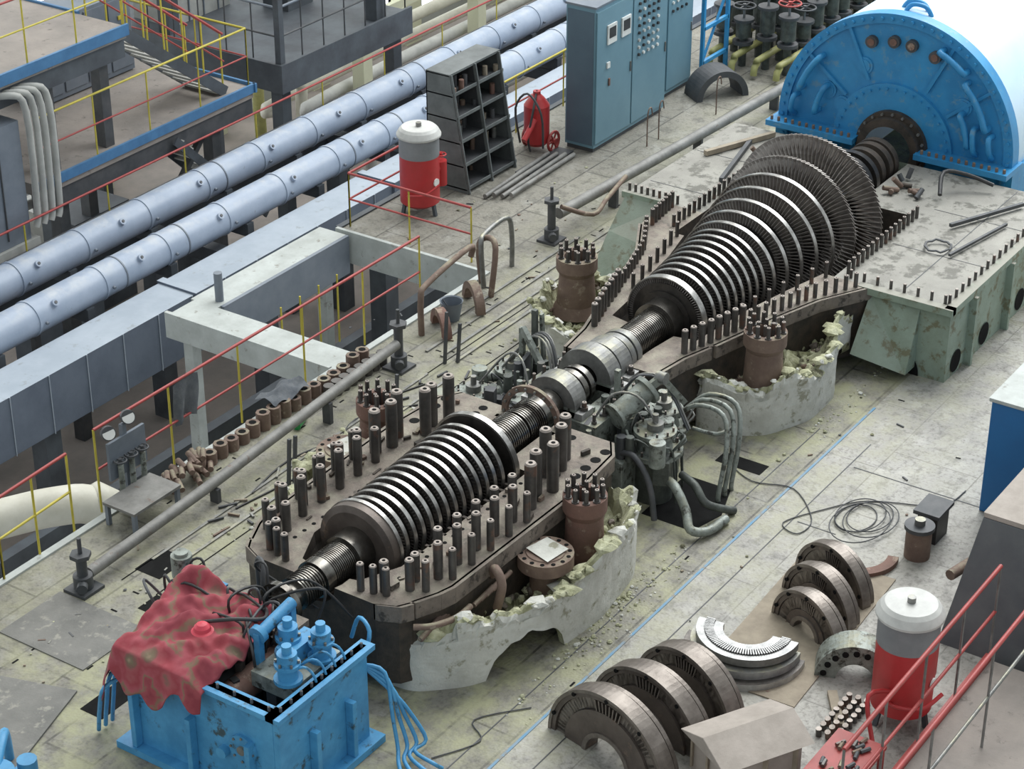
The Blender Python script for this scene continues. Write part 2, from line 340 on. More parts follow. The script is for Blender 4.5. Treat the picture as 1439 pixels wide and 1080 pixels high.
for sg in (-1,1):
    x=11.68; k=0
    while x<14.35:
        o,i=hw(HPst,x); big=x>13.4
        y=AY+sg*((o+i)/2+.09*(1 if k%2 else -.1 if not big else .3)); h=.47 if big else (.38 if x>12.0 else .29); r=.056 if big else .041
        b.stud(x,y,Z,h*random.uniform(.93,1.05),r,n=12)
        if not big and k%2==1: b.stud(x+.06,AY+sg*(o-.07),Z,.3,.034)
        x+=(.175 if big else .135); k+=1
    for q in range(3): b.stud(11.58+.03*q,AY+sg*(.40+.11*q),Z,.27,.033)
    for q in range(4): b.cyl((14.1+q*.17,AY+sg*.9,Z-.01),(14.1+q*.17,AY+sg*.9,Z+.003),.05,'hole')
    for q in range(3): b.cyl((14.4+q*.13,AY+sg*.5,Z-.01),(14.4+q*.13,AY+sg*.5,Z+.003),.045,'hole')
    for q in range(16): b.cyl((11.9+q*.13,AY+sg*.56,Z-.01),(11.9+q*.13,AY+sg*.56,Z+.003),.02,'hole',n=8)
    for q in range(26):
        xx=random.uniform(11.7,14.7); o,i=hw(HPst,xx); yy=AY+sg*random.uniform(i+.04,o-.05); b.box(xx,xx+random.uniform(.03,.12),yy,yy+random.uniform(.02,.05),Z,Z+random.uniform(.01,.05),random.choice(['casing','casing_in','rust']),rot=rz(random.uniform(-.5,.5)))
HPC=b.done(.006)
b=B('seal_steam_pipes')
for k in range(6): b.tube([(11.62+.11*k,8.75,.58),(11.95+.11*k,8.78,.63),(12.15+.11*k,9.0,.6)],.026,'rust',n=8)
for k in range(4): b.tube([(12.25+.09*k,8.65,.6),(12.55+.09*k,8.66,.62)],.022,'rust',n=8)
b.tube([(12.45,8.55,.5),(12.45,8.5,.75),(12.5,8.6,.85),(12.6,8.7,.7)],.04,'rust',n=10)
b.tube([(11.6,8.8,.7),(11.7,8.68,.7),(11.95,8.62,.66),(12.2,8.65,.62)],.028,'rust',n=8)
b.done(parent=HPC)
IPst=[(16.15,.52,.2,.1),(16.6,.58,.22,.1),(16.95,.68,.26,.1),(17.0,.70,.5,.1),(17.9,.92,.60,.1),(18.5,1.10,.72,.1),(19.1,1.42,.86,.1)]
b=casing('intermediate_pressure_turbine_casing',IPst,Z,.1,'casing','casing_in',.9,'casing_in')  # outer wall darkened by colour as shade under the flange lip
for sg in (-1,1):
    for p,q in zip(IPst[:-1],IPst[1:]):
        if q[0]-p[0]<.06: continue
        b.prism([(p[0],AY+sg*(p[1]+.03)),(q[0],AY+sg*(q[1]+.03)),(q[0],AY+sg*(q[1]-.02)),(p[0],AY+sg*(p[1]-.02))],.74,Z,'casing')
    x=16.7;k=0
    while x<19.0:
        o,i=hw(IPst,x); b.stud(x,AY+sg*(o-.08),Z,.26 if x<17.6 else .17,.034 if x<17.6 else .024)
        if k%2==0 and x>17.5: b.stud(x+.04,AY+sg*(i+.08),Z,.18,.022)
        x+=.115; k+=1
IPC=b.done(.005)
b=B('low_pressure_exhaust_casing')
WN,WF=2.34,2.0; n=14; zt=Z
for (xa,xb,r) in ((19.1,21.0,.99),(21.0,22.35,.34)):
    vs=[]
    for x in (xa,xb): vs+=[(x,AY-math.cos(pi*k/n)*r,zt-math.sin(pi*k/n)*r*.8) for k in range(n+1)]
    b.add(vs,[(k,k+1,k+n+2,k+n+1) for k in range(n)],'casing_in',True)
    xf=max(xa,19.1)
    b.add([(xf,AY-WN,zt),(xb,AY-WN,zt),(xb,AY-r,zt),(xf,AY-r,zt)],[(0,1,2,3)],'deck_plate')
    xf2=max(xa,19.75) if xa<20 else xa
    b.add([(xf2,AY+WF,zt),(xb,AY+WF,zt),(xb,AY+r,zt),(xf2,AY+r,zt)],[(0,1,2,3)],'deck_plate')
b.add([(21.0,AY-.99,zt),(21.0,AY-.34,zt),(21.0,AY-.34,0),(21.0,AY-.99,0)],[(0,1,2,3)],'casing_in'); b.add([(21.0,AY+.99,zt),(21.0,AY+.34,zt),(21.0,AY+.34,0),(21.0,AY+.99,0)],[(0,1,2,3)],'casing_in')
b.add([(19.1,AY+.99,zt),(19.75,AY+.99,zt),(19.75,AY+1.45,zt),(19.1,AY+1.42,zt)],[(0,1,2,3)],'casing')
b.add([(19.1,AY-WN,0),(22.35,AY-WN,0),(22.35,AY-WN,zt),(19.1,AY-WN,zt)],[(0,1,2,3)],'green_cast'); b.add([(19.75,AY+WF,0),(22.35,AY+WF,0),(22.35,AY+WF,zt),(19.75,AY+WF,zt)],[(0,1,2,3)],'green_cast')
b.add([(19.1,AY-WN,0),(19.1,AY-.9,0),(19.1,AY-.9,zt),(19.1,AY-WN,zt)],[(0,1,2,3)],'green_cast'); b.add([(22.35,AY-WN,0),(22.35,AY+WF,0),(22.35,AY+WF,zt),(22.35,AY-WN,zt)],[(0,1,2,3)],'green_cast')
b.add([(19.75,AY+1.42,zt),(19.75,AY+WF,zt),(19.45,AY+WF+.05,.5),(19.1,AY+WF+.1,.02),(19.0,AY+1.45,.05),(19.3,AY+1.42,.5)],[(0,1,2,5),(5,2,3,4)],'green_cast')
b.add([(19.75,AY+WF,zt),(19.45,AY+WF+.05,.5),(19.1,AY+WF+.1,.02),(19.75,AY+WF,0)],[(0,1,2,3)],'green_cast')
b.box(19.72,19.78,AY+1.4,AY+WF+.05,zt-.06,zt+.02,'green_cast')
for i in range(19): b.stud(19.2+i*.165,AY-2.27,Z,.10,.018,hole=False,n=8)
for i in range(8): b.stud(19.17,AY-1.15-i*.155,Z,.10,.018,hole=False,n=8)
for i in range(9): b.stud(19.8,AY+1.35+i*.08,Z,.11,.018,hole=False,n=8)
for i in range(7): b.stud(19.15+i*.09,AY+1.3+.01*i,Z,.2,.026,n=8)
b.box(19.05,22.35,AY-2.38,AY-2.28,Z-.07,Z+.008,'green_cast'); b.box(19.03,19.13,AY-2.38,AY-1.3,Z-.07,Z+.008,'green_cast')
b.box(19.2,22.3,AY-1.75,AY-1.74,Z,Z+.003,'dark_metal'); 
for xx in (20.2,21.3): b.box(xx,xx+.01,AY-2.25,AY-1.15,Z,Z+.003,'dark_metal'); b.box(xx,xx+.01,AY+1.15,AY+1.95,Z,Z+.003,'dark_metal')
for sg in (-1,1):
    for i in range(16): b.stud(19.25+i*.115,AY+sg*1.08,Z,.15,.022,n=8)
for xx in (19.6,20.6,21.6): b.box(xx,xx+.05,AY-2.42,AY-2.3,0,Z-.07,'green_cast')
c=Vector((19.085,AY-1.85,.0)); vs=[c+Vector((0,math.cos(pi*i/12)*.2,math.sin(pi*i/12)*.26)) for i in range(13)]; b.add(vs,[tuple(range(13))],'hole')  # flat dark arch, its recess shade is painted on the wall
for xx in (19.35,20.1,21.1):
    c=Vector((xx,AY-2.35,.16)); vs=[c+Vector((math.cos(2*pi*i/16)*.13,0,math.sin(2*pi*i/16)*.13)) for i in range(16)]; b.add(vs,[tuple(range(16))],'hole')  # flat dark discs paint the shade of round openings
y0,y1=AY-1.42,AY-2.0
b.add([(19.1,y0,.8),(19.1,y1,.8),(18.85,y1,.1),(18.7,y0,.25),(19.1,y1,.1)],[(0,1,2,3),(1,4,2)],'green_cast')
LPC=b.done(.005)

# ------------------------------------------------------------------ rotor
b=B('turbine_rotor')
O=(0,AY,AZ); D=(1,0,0)
def bl(x,ri,ro,n,chord,tw,m='steel_blade',th=.008,tw2=None):
    tw2=tw if tw2 is None else tw2
    for i in range(n):
        a=2*pi*i/n; rd=Vector((0,math.cos(a),math.sin(a))); tg=Vector((0,-math.sin(a),math.cos(a))); vs=[]
        for r,t in ((ri,tw),((ri+ro)/2,(tw+tw2)/2),(ro,tw2)):
            ch=Vector((math.cos(t),0,0))+tg*math.sin(t); nn=Vector((-math.sin(t),0,0))+tg*math.cos(t)
            c=Vector((x,AY,AZ))+rd*r
            vs+=[c+ch*chord/2+nn*th/2,c-ch*chord/2+nn*th/2,c-ch*chord/2-nn*th/2,c+ch*chord/2-nn*th/2]
        b.add(vs,[(0,1,5,4),(1,2,6,5),(2,3,7,6),(3,0,4,7),(4,5,9,8),(5,6,10,9),(6,7,11,10),(7,4,8,11),(8,9,10,11)],m)
def disc(x,t,r,rh,nb=0,blen=.07,rimw=.012,bm='steel_blade'):
    rr=r-blen if nb else r
    b.lathe([(x,rh),(x,rr),(x+t,rr),(x+t,rh)],O,D,'steel_dark',n=56)
    if nb:
        bl(x+t/2,rr,r-.008,nb,t*1.0,.5,bm)
        b.lathe([(x-.004,r-.014),(x-.004,r),(x+t*.8,r),(x+t*.8,r-.014)],O,D,'steel_rim',n=64)
    else:
        b.lathe([(x-.002,r-rimw),(x-.002,r+.001),(x+t+.002,r+.001),(x+t+.002,r-rimw)],O,D,'steel_rim',n=56)
def shaft(x0,x1,r,m='steel_shaft'): b.lathe([(x0,0),(x0,r),(x1,r),(x1,0)],O,D,m,n=36)
def laby(x0,x1,r,p=.028,m='steel_shaft'):
    pr=[(x0,0)]; x=x0
    while x<x1: pr+=[(x,r),(x+p*.45,r),(x+p*.45,r-.014),(x+p,r-.014)]; x+=p
    pr.append((x,0)); b.lathe(pr,O,D,m,n=36)
shaft(10.95,16.9,.11); shaft(16.4,21.9,.16)
shaft(11.0,11.06,.2); laby(11.2,11.45,.15); shaft(11.45,11.55,.17); laby(11.55,11.85,.17,.022); shaft(11.85,12.1,.2)
shaft(12.05,13.9,.24,'steel_dark')
b.lathe([(12.05,.2),(12.03,.34),(12.05,.40),(12.13,.40),(12.15,.2)],O,D,'diaph',n=56)
b.lathe([(12.13,.395),(12.13,.41),(12.17,.41),(12.17,.3)],O,D,'steel_rim',n=56)
for i in range(13): disc(12.26+i*.113,.05,.375+.005*i,.2,70,.055)
disc(13.78,.06,.47,.2,0,rimw=.02); shaft(13.84,13.92,.30)
laby(13.95,14.42,.2,.03); laby(14.46,14.75,.19,.03); shaft(14.75,15.05,.16)
shaft(15.38,15.45,.2); shaft(15.49,15.56,.2)
shaft(16.2,16.28,.23,'steel_mid'); shaft(16.31,16.39,.23,'steel_mid'); laby(16.45,17.0,.19,.03); shaft(17.0,17.25,.24)
shaft(17.2,20.5,.30,'steel_dark')
disc(17.22,.1,.455,.2,100,.07)
for i in range(8): disc(17.44+i*.13,.055,.45+.013*i,.25,80,.08)
for x,r,l in ((18.50,.575,.10),(18.72,.615,.12),(18.96,.66,.15),(19.23,.705,.18),(19.52,.755,.22)): disc(x,.07,r,.28,96,l,bm='steel_blade_long')
for x,r,l,n in ((19.92,.83,.34,96),(20.40,.92,.44,92)):
    b.lathe([(x-.06,.3),(x-.06,r-l-.03),(x-.03,r-l),(x+.06,r-l),(x+.08,.3)],O,D,'steel_dark',n=56)
    bl(x,r-l,r,n,.10,.15,'steel_blade_long',th=.010,tw2=1.05)
shaft(20.45,21.0,.24); laby(20.8,21.1,.22,.04)
for x in (21.2,21.33,21.5): b.lathe([(x,0),(x,.34),(x+.08,.34),(x+.08,0)],O,D,'steel_dark',n=40)
for x in (21.75,21.95,22.1): b.lathe([(x,0),(x,.29),(x+.1,.29),(x+.1,0)],O,D,'casing_in',n=40)
for i in range(16):
    a=2*pi*i/16; b.cyl((21.15,AY+.28*math.cos(a),AZ+.28*math.sin(a)),(21.25,AY+.28*math.cos(a),AZ+.28*math.sin(a)),.03,'steel_shaft',n=6)
b.done()
b=B('gland_housing')
b.ringseg((14.6,AY,Z),(1,0,0),(0,0,1),.24,.33,.05,pi,2*pi,'rust_red'); b.ringseg((14.72,AY,AZ),(1,0,0),(0,0,1),.27,.33,.04,0,2*pi,'rust',n=36)
for i in range(18):
    a=2*pi*i/18; b.cyl((14.70,AY+.30*math.cos(a),AZ+.30*math.sin(a)),(14.77,AY+.30*math.cos(a),AZ+.30*math.sin(a)),.014,'steel_mid',n=6)
b.done(parent=HPC)

# ------------------------------------------------------------------ insulation bodies
def insul(name,poly,h,cen,seed,par,arch=None):
    random.seed(seed); b=B(name)
    P=[]; n=len(poly)
    for i in range(n):
        a=Vector((*poly[i],0)); c=Vector((*poly[(i+1)%n],0)); k=max(1,int((c-a).length/.04))
        for j in range(k): P.append(a+(c-a)*j/k)
    for _ in range(9): P=[(P[i-1]+P[i]*2+P[(i+1)%len(P)])/4 for i in range(len(P))]
    N_=len(P); cx=Vector((cen[0],cen[1],0)); rings=[]
    W=8
    spec=[(1.0,h*j/W) for j in range(W)]+[(1.0,h),(.985,h+.06),(.96,h+.09),(.915,h+.085),(.875,h+.02),(.85,h-.1),(.7,h-.2),(.45,h-.24),(.1,h-.18)]
    for j,(s_,z) in enumerate(spec):
        r=[]
        for i,p in enumerate(P):
            z0=0
            if arch:
                for (xa,xb,ym,ah) in arch:
                    t=(p.x-xa)/(xb-xa)
                    if 0<t<1 and p.y<ym: z0=max(z0,ah*math.sqrt(1-(2*t-1)**2)*(1+.25*noise.noise(Vector((p.x*7,1,2)))))
            q=cx+(p-cx)*s_; am=.014 if j<W else .10
            zz=z0+(h-z0)*j/W if j<W else z
            hh=zz+noise.noise(Vector((p.x*2.3,p.y*2.3,seed*3.1)))*.14*(j/W if j<W else 1)
            nz=noise.noise(Vector((q.x*3.1,q.y*3.1,zz*2+seed)))*am*1.3+noise.noise(Vector((q.x*10,q.y*10,zz*9)))*am+noise.noise(Vector((q.x*24,q.y*24,zz*9)))*am*.5
            dr=(p-cx).normalized()
            r.append(Vector((q.x,q.y,z0 if j==0 else max(.02,hh+(nz if j>=W-1 else 0))))+(dr*nz*.7 if j>0 else dr*0))
        rings.append(r)
    for j in range(len(rings)-1):
        m='plaster' if j<W+1 else 'rubble'
        b.add(rings[j]+rings[j+1],[(i,(i+1)%N_,(i+1)%N_+N_,i+N_) for i in range(N_)],m,j<W-1)
    b.add(rings[-1],[tuple(range(N_))],'rubble')
    inner=[cx+(q-cx)*.9+Vector((0,0,q.z*.1)) for q in rings[0]]
    b.add(rings[0]+inner,[(i,(i+1)%N_,(i+1)%N_+N_,i+N_) for i in range(N_)],'rubble')
    for i in range(0,N_):
        if random.random()<.5:
            q=rings[W+2][i]; b.ico(q+Vector((random.uniform(-.04,.04),random.uniform(-.04,.04),-.01)),random.uniform(.015,.055),random.choice(['rubble','rubble','plaster']),random.uniform(.4,1))
    for i in range(34):
        q=rings[W+3][random.randrange(N_)]; b.ico(q+Vector((random.uniform(-.05,.05),random.uniform(-.05,.05),-.03)),random.uniform(.06,.12),random.choice(['rubble','rubble','plaster']),.5)
    for i in range(280):
        p=random.choice(P); s_=random.uniform(.3,.88); q=cx+(p-cx)*s_; b.ico((q.x,q.y,h-.22+.16*s_),random.uniform(.012,.05),random.choice(['rubble','rubble','rubble','casing','rust']))
    return b.done(parent=par)
insul('hp_insulation_lagging',[(11.6,9.3),(11.62,8.85),(11.95,8.50),(12.58,8.19),(13.4,8.10),(14.15,8.2),(14.6,8.45),(14.75,8.9),(14.3,9.3),(13,9.35)],.50,(13.1,8.85),1,HPC,[(12.12,12.9,8.7,.33)])
insul('hp_insulation_lagging',[(12.9,10.4),(12.9,11.25),(13.3,11.5),(14.2,11.55),(14.8,11.4),(14.9,11.0),(14.7,10.5)],.28,(13.9,11.0),2,HPC)
insul('ip_insulation_lagging',[(16.75,9.1),(16.85,8.75),(17.05,8.42),(17.6,8.18),(18.2,8.2),(18.5,8.42),(18.9,8.35),(19.0,8.7),(18.6,8.9),(17.6,9.25)],.50,(17.75,8.72),3,IPC,[(18.35,18.95,8.6,.33)])
insul('ip_insulation_lagging',[(17.3,10.5),(17.2,11.1),(17.5,11.55),(18.2,11.7),(18.8,11.6),(18.95,11.0),(18.3,10.7)],.28,(18.1,11.15),4,IPC)
b=B('loose_insulation_debris'); random.seed(11)
for i in range(420):
    t=random.random()
    if t<.6: x=random.gauss(13.5,.8); y=8.15-abs(random.gauss(0,.16))
    elif t<.8: x=random.gauss(17.8,.8); y=8.1-abs(random.gauss(0,.12))
    else: x=random.uniform(12.5,19); y=11.6+abs(random.gauss(0,.12))
    if x<11.2: continue
    r=random.uniform(.004,.016) if random.random()<.88 else random.uniform(.018,.03)
    b.ico((x,y,r*.3),r,random.choice(['rubble','rubble','plaster']),.7)
b.done()
def chest(name,x,y,z0,z1,r,m='rust_red',ns=10,par=None):
    b=B(name)
    b.lathe([(0,r*1.25),(.12,r*.95),(z1-z0-.2,r*.84),(z1-z0-.14,r),(z1-z0,r),(z1-z0,r*.62),(z1-z0-.15,r*.55),(z1-z0-.15,0)],(x,y,z0),(0,0,1),m,n=28)
    for i in range(ns):
        a=2*pi*i/ns; b.stud(x+r*.8*math.cos(a),y+r*.8*math.sin(a),z1-.02,.15,.022,n=8,nut=True)
    for i in range(4):
        a=2*pi*i/4+.4; b.stud(x+r*.35*math.cos(a),y+r*.35*math.sin(a),z1-.14,.24,.02,n=8)
    b.done(parent=par)
chest('steam_inlet_stub',14.35,11.25,.1,.80,.21,par=HPC); chest('steam_inlet_stub',18.1,11.35,.15,.82,.23,'rust',par=IPC)
chest('steam_inlet_stub',17.33,8.62,.25,1.02,.22,'rust',par=IPC); chest('steam_inlet_stub',13.72,8.48,.1,1.0,.20,par=HPC)
def bflange(x,y,z0,z1,r,name='blanked_pipe_flange'):
    b=B(name)
    b.lathe([(0,r*.55),(z1-z0-.2,r*.55),(z1-z0-.12,r),(z1-z0,r),(z1-z0,r*.7),(z1-z0+.01,r*.68),(z1-z0+.01,0)],(x,y,z0),(0,0,1),'rust',n=32)
    for i in range(14):
        a=2*pi*i/14; b.cyl((x+r*.85*math.cos(a),y+r*.85*math.sin(a),z1-.01),(x+r*.85*math.cos(a),y+r*.85*math.sin(a),z1+.004),.02,'hole',n=8)
    b.add([(x-.15,y-.12,z1+.02),(x+.12,y-.16,z1+.025),(x+.18,y+.1,z1+.02),(x-.08,y+.15,z1+.03)],[(0,1,2,3)],'plaster')
    b.done(parent=HPC)
bflange(13.12,8.5,.1,.72,.25); bflange(13.75,11.2,.1,.55,.27)

# ------------------------------------------------------------------ bearing pedestal between HP and IP
b=B('middle_bearing_pedestal')
b.box(14.95,16.12,9.2,10.25,0,.62,'graygreen'); b.box(15.05,16.1,8.9,9.2,0,.5,'graygreen'); b.box(15.05,16.1,10.25,10.55,0,.5,'graygreen')
for sg in (-1,1):
    b.box(15.05,16.12,AY+sg*.38-.14,AY+sg*.38+.14,.62,.80,'graygreen')
    for i in range(6): b.stud(15.12+i*.18,AY+sg*.46,.80,.1,.018,n=8,nut=True)
for x,r in ((15.08,.27),(15.68,.30),(15.95,.26)):
    b.ringseg((x,AY,AZ),(1,0,0),(0,0,1),.14,r,.2,0,pi,'steel_mid',n=20); b.ringseg((x,AY,AZ),(1,0,0),(0,0,1),.14,r,.2,pi,2*pi,'graygreen',n=16)
    b.box(x,x+.2,AY-r-.08,AY+r+.08,.80,.87,'ring_light')
    for y in (-1,1): b.stud(x+.1,AY+y*(r+.04),.87,.09,.025,nut=True,n=8)
random.seed(5)
for i in range(70):
    x=random.uniform(15.0,16.1); y=AY+random.choice([-1,1])*random.uniform(.3,.85); h=random.uniform(.06,.28)
    if random.random()<.6: b.cyl((x,y,.5),(x,y,.6+h),random.uniform(.02,.05),random.choice(['graygreen','dark_metal','steel_mid','graygreen_dark']),n=8)
    else: b.box(x,x+random.uniform(.05,.2),y,y+random.uniform(.04,.12),.5,.6+h,random.choice(['graygreen','dark_metal','graygreen_dark']),rot=rz(random.uniform(-.4,.4)))
MBP=b.done(.006)
def servo(name,cx,cy,sg,z=.45,seed=1,k=1.0):
    b=B(name); random.seed(seed)
    b.cyl((cx,cy,0),(cx,cy,z),.17*k,'graygreen_dark',n=20); b.cyl((cx,cy,z),(cx,cy,z+.045),.25*k,'graygreen',n=24)
    b.cyl((cx,cy,z+.045),(cx,cy,z+.2),.16*k,'graygreen',r2=.13*k,n=20); b.cyl((cx,cy,z+.2),(cx,cy,z+.24),.19*k,'graygreen',n=24)
    b.cyl((cx,cy,z+.24),(cx,cy,z+.31),.08,'steel_mid',n=16); b.cyl((cx,cy,z+.31),(cx,cy,z+.4),.03,'steel_mid')
    for i in range(10):
        a=2*pi*i/10; b.stud(cx+.215*k*math.cos(a),cy+.215*k*math.sin(a),z+.045,.05,.014,hole=False,n=6); b.stud(cx+.16*k*math.cos(a),cy+.16*k*math.sin(a),z+.24,.04,.012,hole=False,n=6)
    b.cyl((cx+.1,cy,z+.1),(cx+.3,cy-.12*sg,z+.12),.07,'graygreen',n=16); b.cyl((cx+.3,cy-.12*sg,z+.12),(cx+.33,cy-.14*sg,z+.12),.12,'graygreen',n=18)
    b.cyl((cx-.1,cy+.1*sg,z+.15),(cx-.3,cy+.2*sg,z+.2),.06,'graygreen'); b.cyl((cx-.3,cy+.2*sg,z+.05),(cx-.3,cy+.2*sg,z+.3),.08,'graygreen',n=12)
    b.box(cx-.25,cx-.05,cy-.25,cy-.1,z-.2,z+.05,'graygreen_dark',rot=rz(.4))
    for i in range(9):
        a=random.uniform(0,6.28); r1=.2
        b.tube([(cx+r1*math.cos(a),cy+r1*math.sin(a),z+.05),(cx+.3*math.cos(a+.3),cy+.3*math.sin(a+.3),z+.2+random.uniform(-.1,.1)),(cx+.26*math.cos(a+.9),cy+.26*math.sin(a+.9),z+.1),(cx+.3*math.cos(a+1),cy+.3*math.sin(a+1),.05)],random.uniform(.008,.016),random.choice(['graygreen','dark_metal','steel_mid','graygreen_dark']),n=6)
    b.done(parent=MBP)
servo('control_valve_servomotor',15.45,8.78,-1,.5,1,1.1); servo('control_valve_servomotor',15.95,10.75,1,.35,2); servo('control_valve_servomotor',15.4,10.85,1,.3,3); servo('control_valve_servomotor',15.9,8.95,-1,.48,4)
b=B('valve_linkage'); random.seed(14)
g='graygreen'
b.cyl((15.3,9.12,.85),(15.62,9.0,1.0),.11,g,n=18); b.cyl((15.62,9.0,1.0),(15.66,8.985,1.02),.15,g,n=18); b.cyl((15.27,9.13,.84),(15.3,9.12,.85),.14,g,n=18)
b.beam((15.35,9.25,.75),(15.75,8.9,1.12),.05,.08,g); b.beam((15.75,8.9,1.12),(15.95,8.75,.8),.04,.06,g); b.beam((15.6,9.3,.8),(15.6,9.3,1.15),.05,.05,g)
b.cyl((15.75,8.85,1.12),(15.75,8.95,1.12),.06,'steel_mid',n=14)
b.beam((15.8,10.3,.8),(15.9,10.6,1.1),.05,.07,g); b.beam((15.9,10.6,1.1),(15.9,10.6,.7),.05,.05,g); b.beam((16.05,10.55,.5),(16.05,10.55,1.25),.05,.05,'graygreen_dark'); b.beam((16.15,10.5,.5),(16.1,10.5,1.2),.03,.05,g)
for i in range(8):
    s_=random.choice([-1,1]); x=random.uniform(15.1,16); y=AY+s_*.4
    b.tube([(x,y,.8),(x+.1,y+s_*.15,1.05),(x+.2,y+s_*.4,1.0),(x+.15,y+s_*.7,.6)],.012,random.choice(['dark_metal','steel_mid']),n=6)
b.done(parent=MBP)
b=B('oil_pipe_loops')
for off in (0,.13,.26):
    b.tube([(15.95+off,8.85,.6),(16.0+off,8.65,.78),(16.0+off,8.35,.76),(15.85+off,8.22,.5),(15.7+off,8.2,.1),(15.7+off,8.2,0)],.024,g,n=10)
b.tube([(15.95,8.65,.55),(15.98,8.4,.55),(16.2,8.33,.55)],.02,g)
b.tube([(15.35,8.6,.3),(15.2,8.4,.35),(15.1,8.22,.2),(14.98,8.1,.1),(15.1,7.98,.06),(15.4,7.95,.05)],.045,g,n=12)
b.tube([(15.5,8.5,.3),(15.4,8.3,.3),(15.35,8.15,.18),(15.5,8.02,.08),(15.6,7.97,.03)],.04,'graygreen_dark',n=12)
b.tube([(15.15,9.0,.55),(15.1,8.8,.6),(15.05,8.6,.4),(15.0,8.5,.05)],.03,'dark_metal')
b.done(parent=MBP)

# ------------------------------------------------------------------ front pedestal (blue)
b=B('front_bearing_pedestal')
x0,x1,y0,y1,zt=9.80,10.90,8.74,10.3,.96
w=.06
b.box(x0,x1,y0,y0+w,.0,zt,'blue_mach'); b.box(x0,x1,y1-w,y1,.0,zt,'blue_mach'); b.box(x0,x0+w,y0+w,y1-w,.0,zt,'blue_mach'); b.box(x1-w,x1,y0+w,y1-w,.0,zt-.2,'blue_mach')
b.box(x0+w,x1-w,y0+w,y1-w,.2,.35,'black')
for (a,c,d,e) in ((x0-.05,x1+.05,y0-.05,y0+.09),(x0-.05,x1+.05,y1-.09,y1+.05),(x0-.05,x0+.09,y0,y1)):
    b.box(a,c,d,e,zt-.05,zt+.0,'blue_mach')
for i in range(9):
    b.stud(x0+.06+i*.125,y0+.02,zt,.04,.014,'dark_metal','dark_metal',hole=False,n=6); b.stud(x0+.02,y0+.1+i*.17,zt,.04,.014,'dark_metal','dark_metal',hole=False,n=6)
b.box(x0-.1,x1+.08,y0-.1,y1+.1,0,.07,'blue_mach')
for i in range(3): b.prism([(x0-.08,y0+.25+i*.6),(x0,y0+.25+i*.6),(x0,y0+.3+i*.6),(x0-.08,y0+.3+i*.6)],.07,.6,'blue_mach')
for i in range(2): b.prism([(x0+.35+i*.45,y0-.08),(x0+.4+i*.45,y0-.08),(x0+.4+i*.45,y0),(x0+.35+i*.45,y0)],.07,.6,'blue_mach')
b.cyl((x0-.03,9.1,.5),(x0,9.1,.5),.13,'blue_mach',n=20); b.cyl((x0-.05,9.1,.5),(x0-.03,9.1,.5),.04,'steel_mid'); b.cyl((x0-.06,9.3,.4),(x0,9.3,.4),.05,'blue_mach')
for i in range(8): b.cyl((x0-.04,9.1+.11*math.cos(i*pi/4),.5+.11*math.sin(i*pi/4)),(x0-.03,9.1+.11*math.cos(i*pi/4),.5+.11*math.sin(i*pi/4)),.012,'steel_mid',n=6)
b.box(10.15,10.75,8.88,9.3,.8,.94,'graygreen'); b.cyl((9.95,9.72,.82),(10.8,9.72,.82),.14,'steel_dark',n=20); b.cyl((9.92,9.4,.74),(10.85,9.4,.74),.12,'rust_red',n=16); b.cyl((9.92,8.95,.68),(10.2,8.95,.68),.09,'rust_red',n=16)
b.box(10.0,10.3,9.45,9.9,.35,.8,'dark_metal'); b.cyl((10.35,9.72,.85),(10.42,9.72,.85),.22,'steel_dark',n=24); b.cyl((10.55,9.72,.85),(10.62,9.72,.85),.22,'steel_dark',n=24)
b.box(10.6,10.88,9.3,9.45,.5,1.0,'casing'); b.box(10.6,10.88,10.0,10.15,.5,1.0,'casing')
random.seed(6)
for i in range(36):
    x=random.uniform(9.9,10.75); y=random.uniform(9.0,10.15); b.box(x,x+random.uniform(.04,.12),y,y+random.uniform(.03,.1),.4,random.uniform(.65,.93),random.choice(['dark_metal','casing_in','rust','black']),rot=rz(random.uniform(-.5,.5)))
FBP=b.done(.008)
b=B('front_control_block')
for cx,cy in ((10.22,8.98),(10.5,9.2),(10.6,8.95)):
    b.cyl((cx,cy,.94),(cx,cy,1.2),.08,'blue_mach',n=16); b.cyl((cx,cy,.94),(cx,cy,.97),.115,'blue_mach',n=16); b.cyl((cx,cy,1.08),(cx,cy,1.11),.105,'blue_mach',n=16); b.cyl((cx,cy,1.2),(cx,cy,1.27),.04,'blue_mach')
    for i in range(6):
        a=pi/3*i; b.cyl((cx+.09*math.cos(a),cy+.09*math.sin(a),1.11),(cx+.09*math.cos(a),cy+.09*math.sin(a),1.135),.012,'steel_mid',n=6)
b.box(10.35,10.7,9.05,9.2,.94,1.08,'blue_mach'); b.cyl((10.3,9.33,1.18),(10.72,9.33,1.25),.05,'blue_mach',n=12); b.cyl((10.28,9.33,1.18),(10.33,9.33,1.19),.08,'blue_mach',n=14)
b.beam((10.3,9.33,.9),(10.3,9.33,1.2),.06,.06,'blue_mach'); b.beam((10.7,9.33,.9),(10.7,9.33,1.24),.06,.06,'blue_mach')
for i in range(4): b.tube([(10.2+.12*i,9.0,.97),(10.25+.12*i,8.85,1.1),(10.3+.12*i,8.78,1.0),(10.3+.12*i,8.75,.8)],.012,'blue_mach',n=6)
b.done(.004,parent=FBP)
b=B('blue_oil_pipes')
for k in range(4):
    o=k*.07
    b.tube([(10.9,8.8,.75),(10.97,8.62-o*.4,.7-o*.8),(10.9+o*.6,8.5-o*.4,.35),(10.85+o,8.42-o*.6,.12),(10.7+o,8.3,.1),(10.55+o*1.5,8.12-o*.2,.1),(10.6+o*1.6,8.05,.02)],.017,'blue_mach')
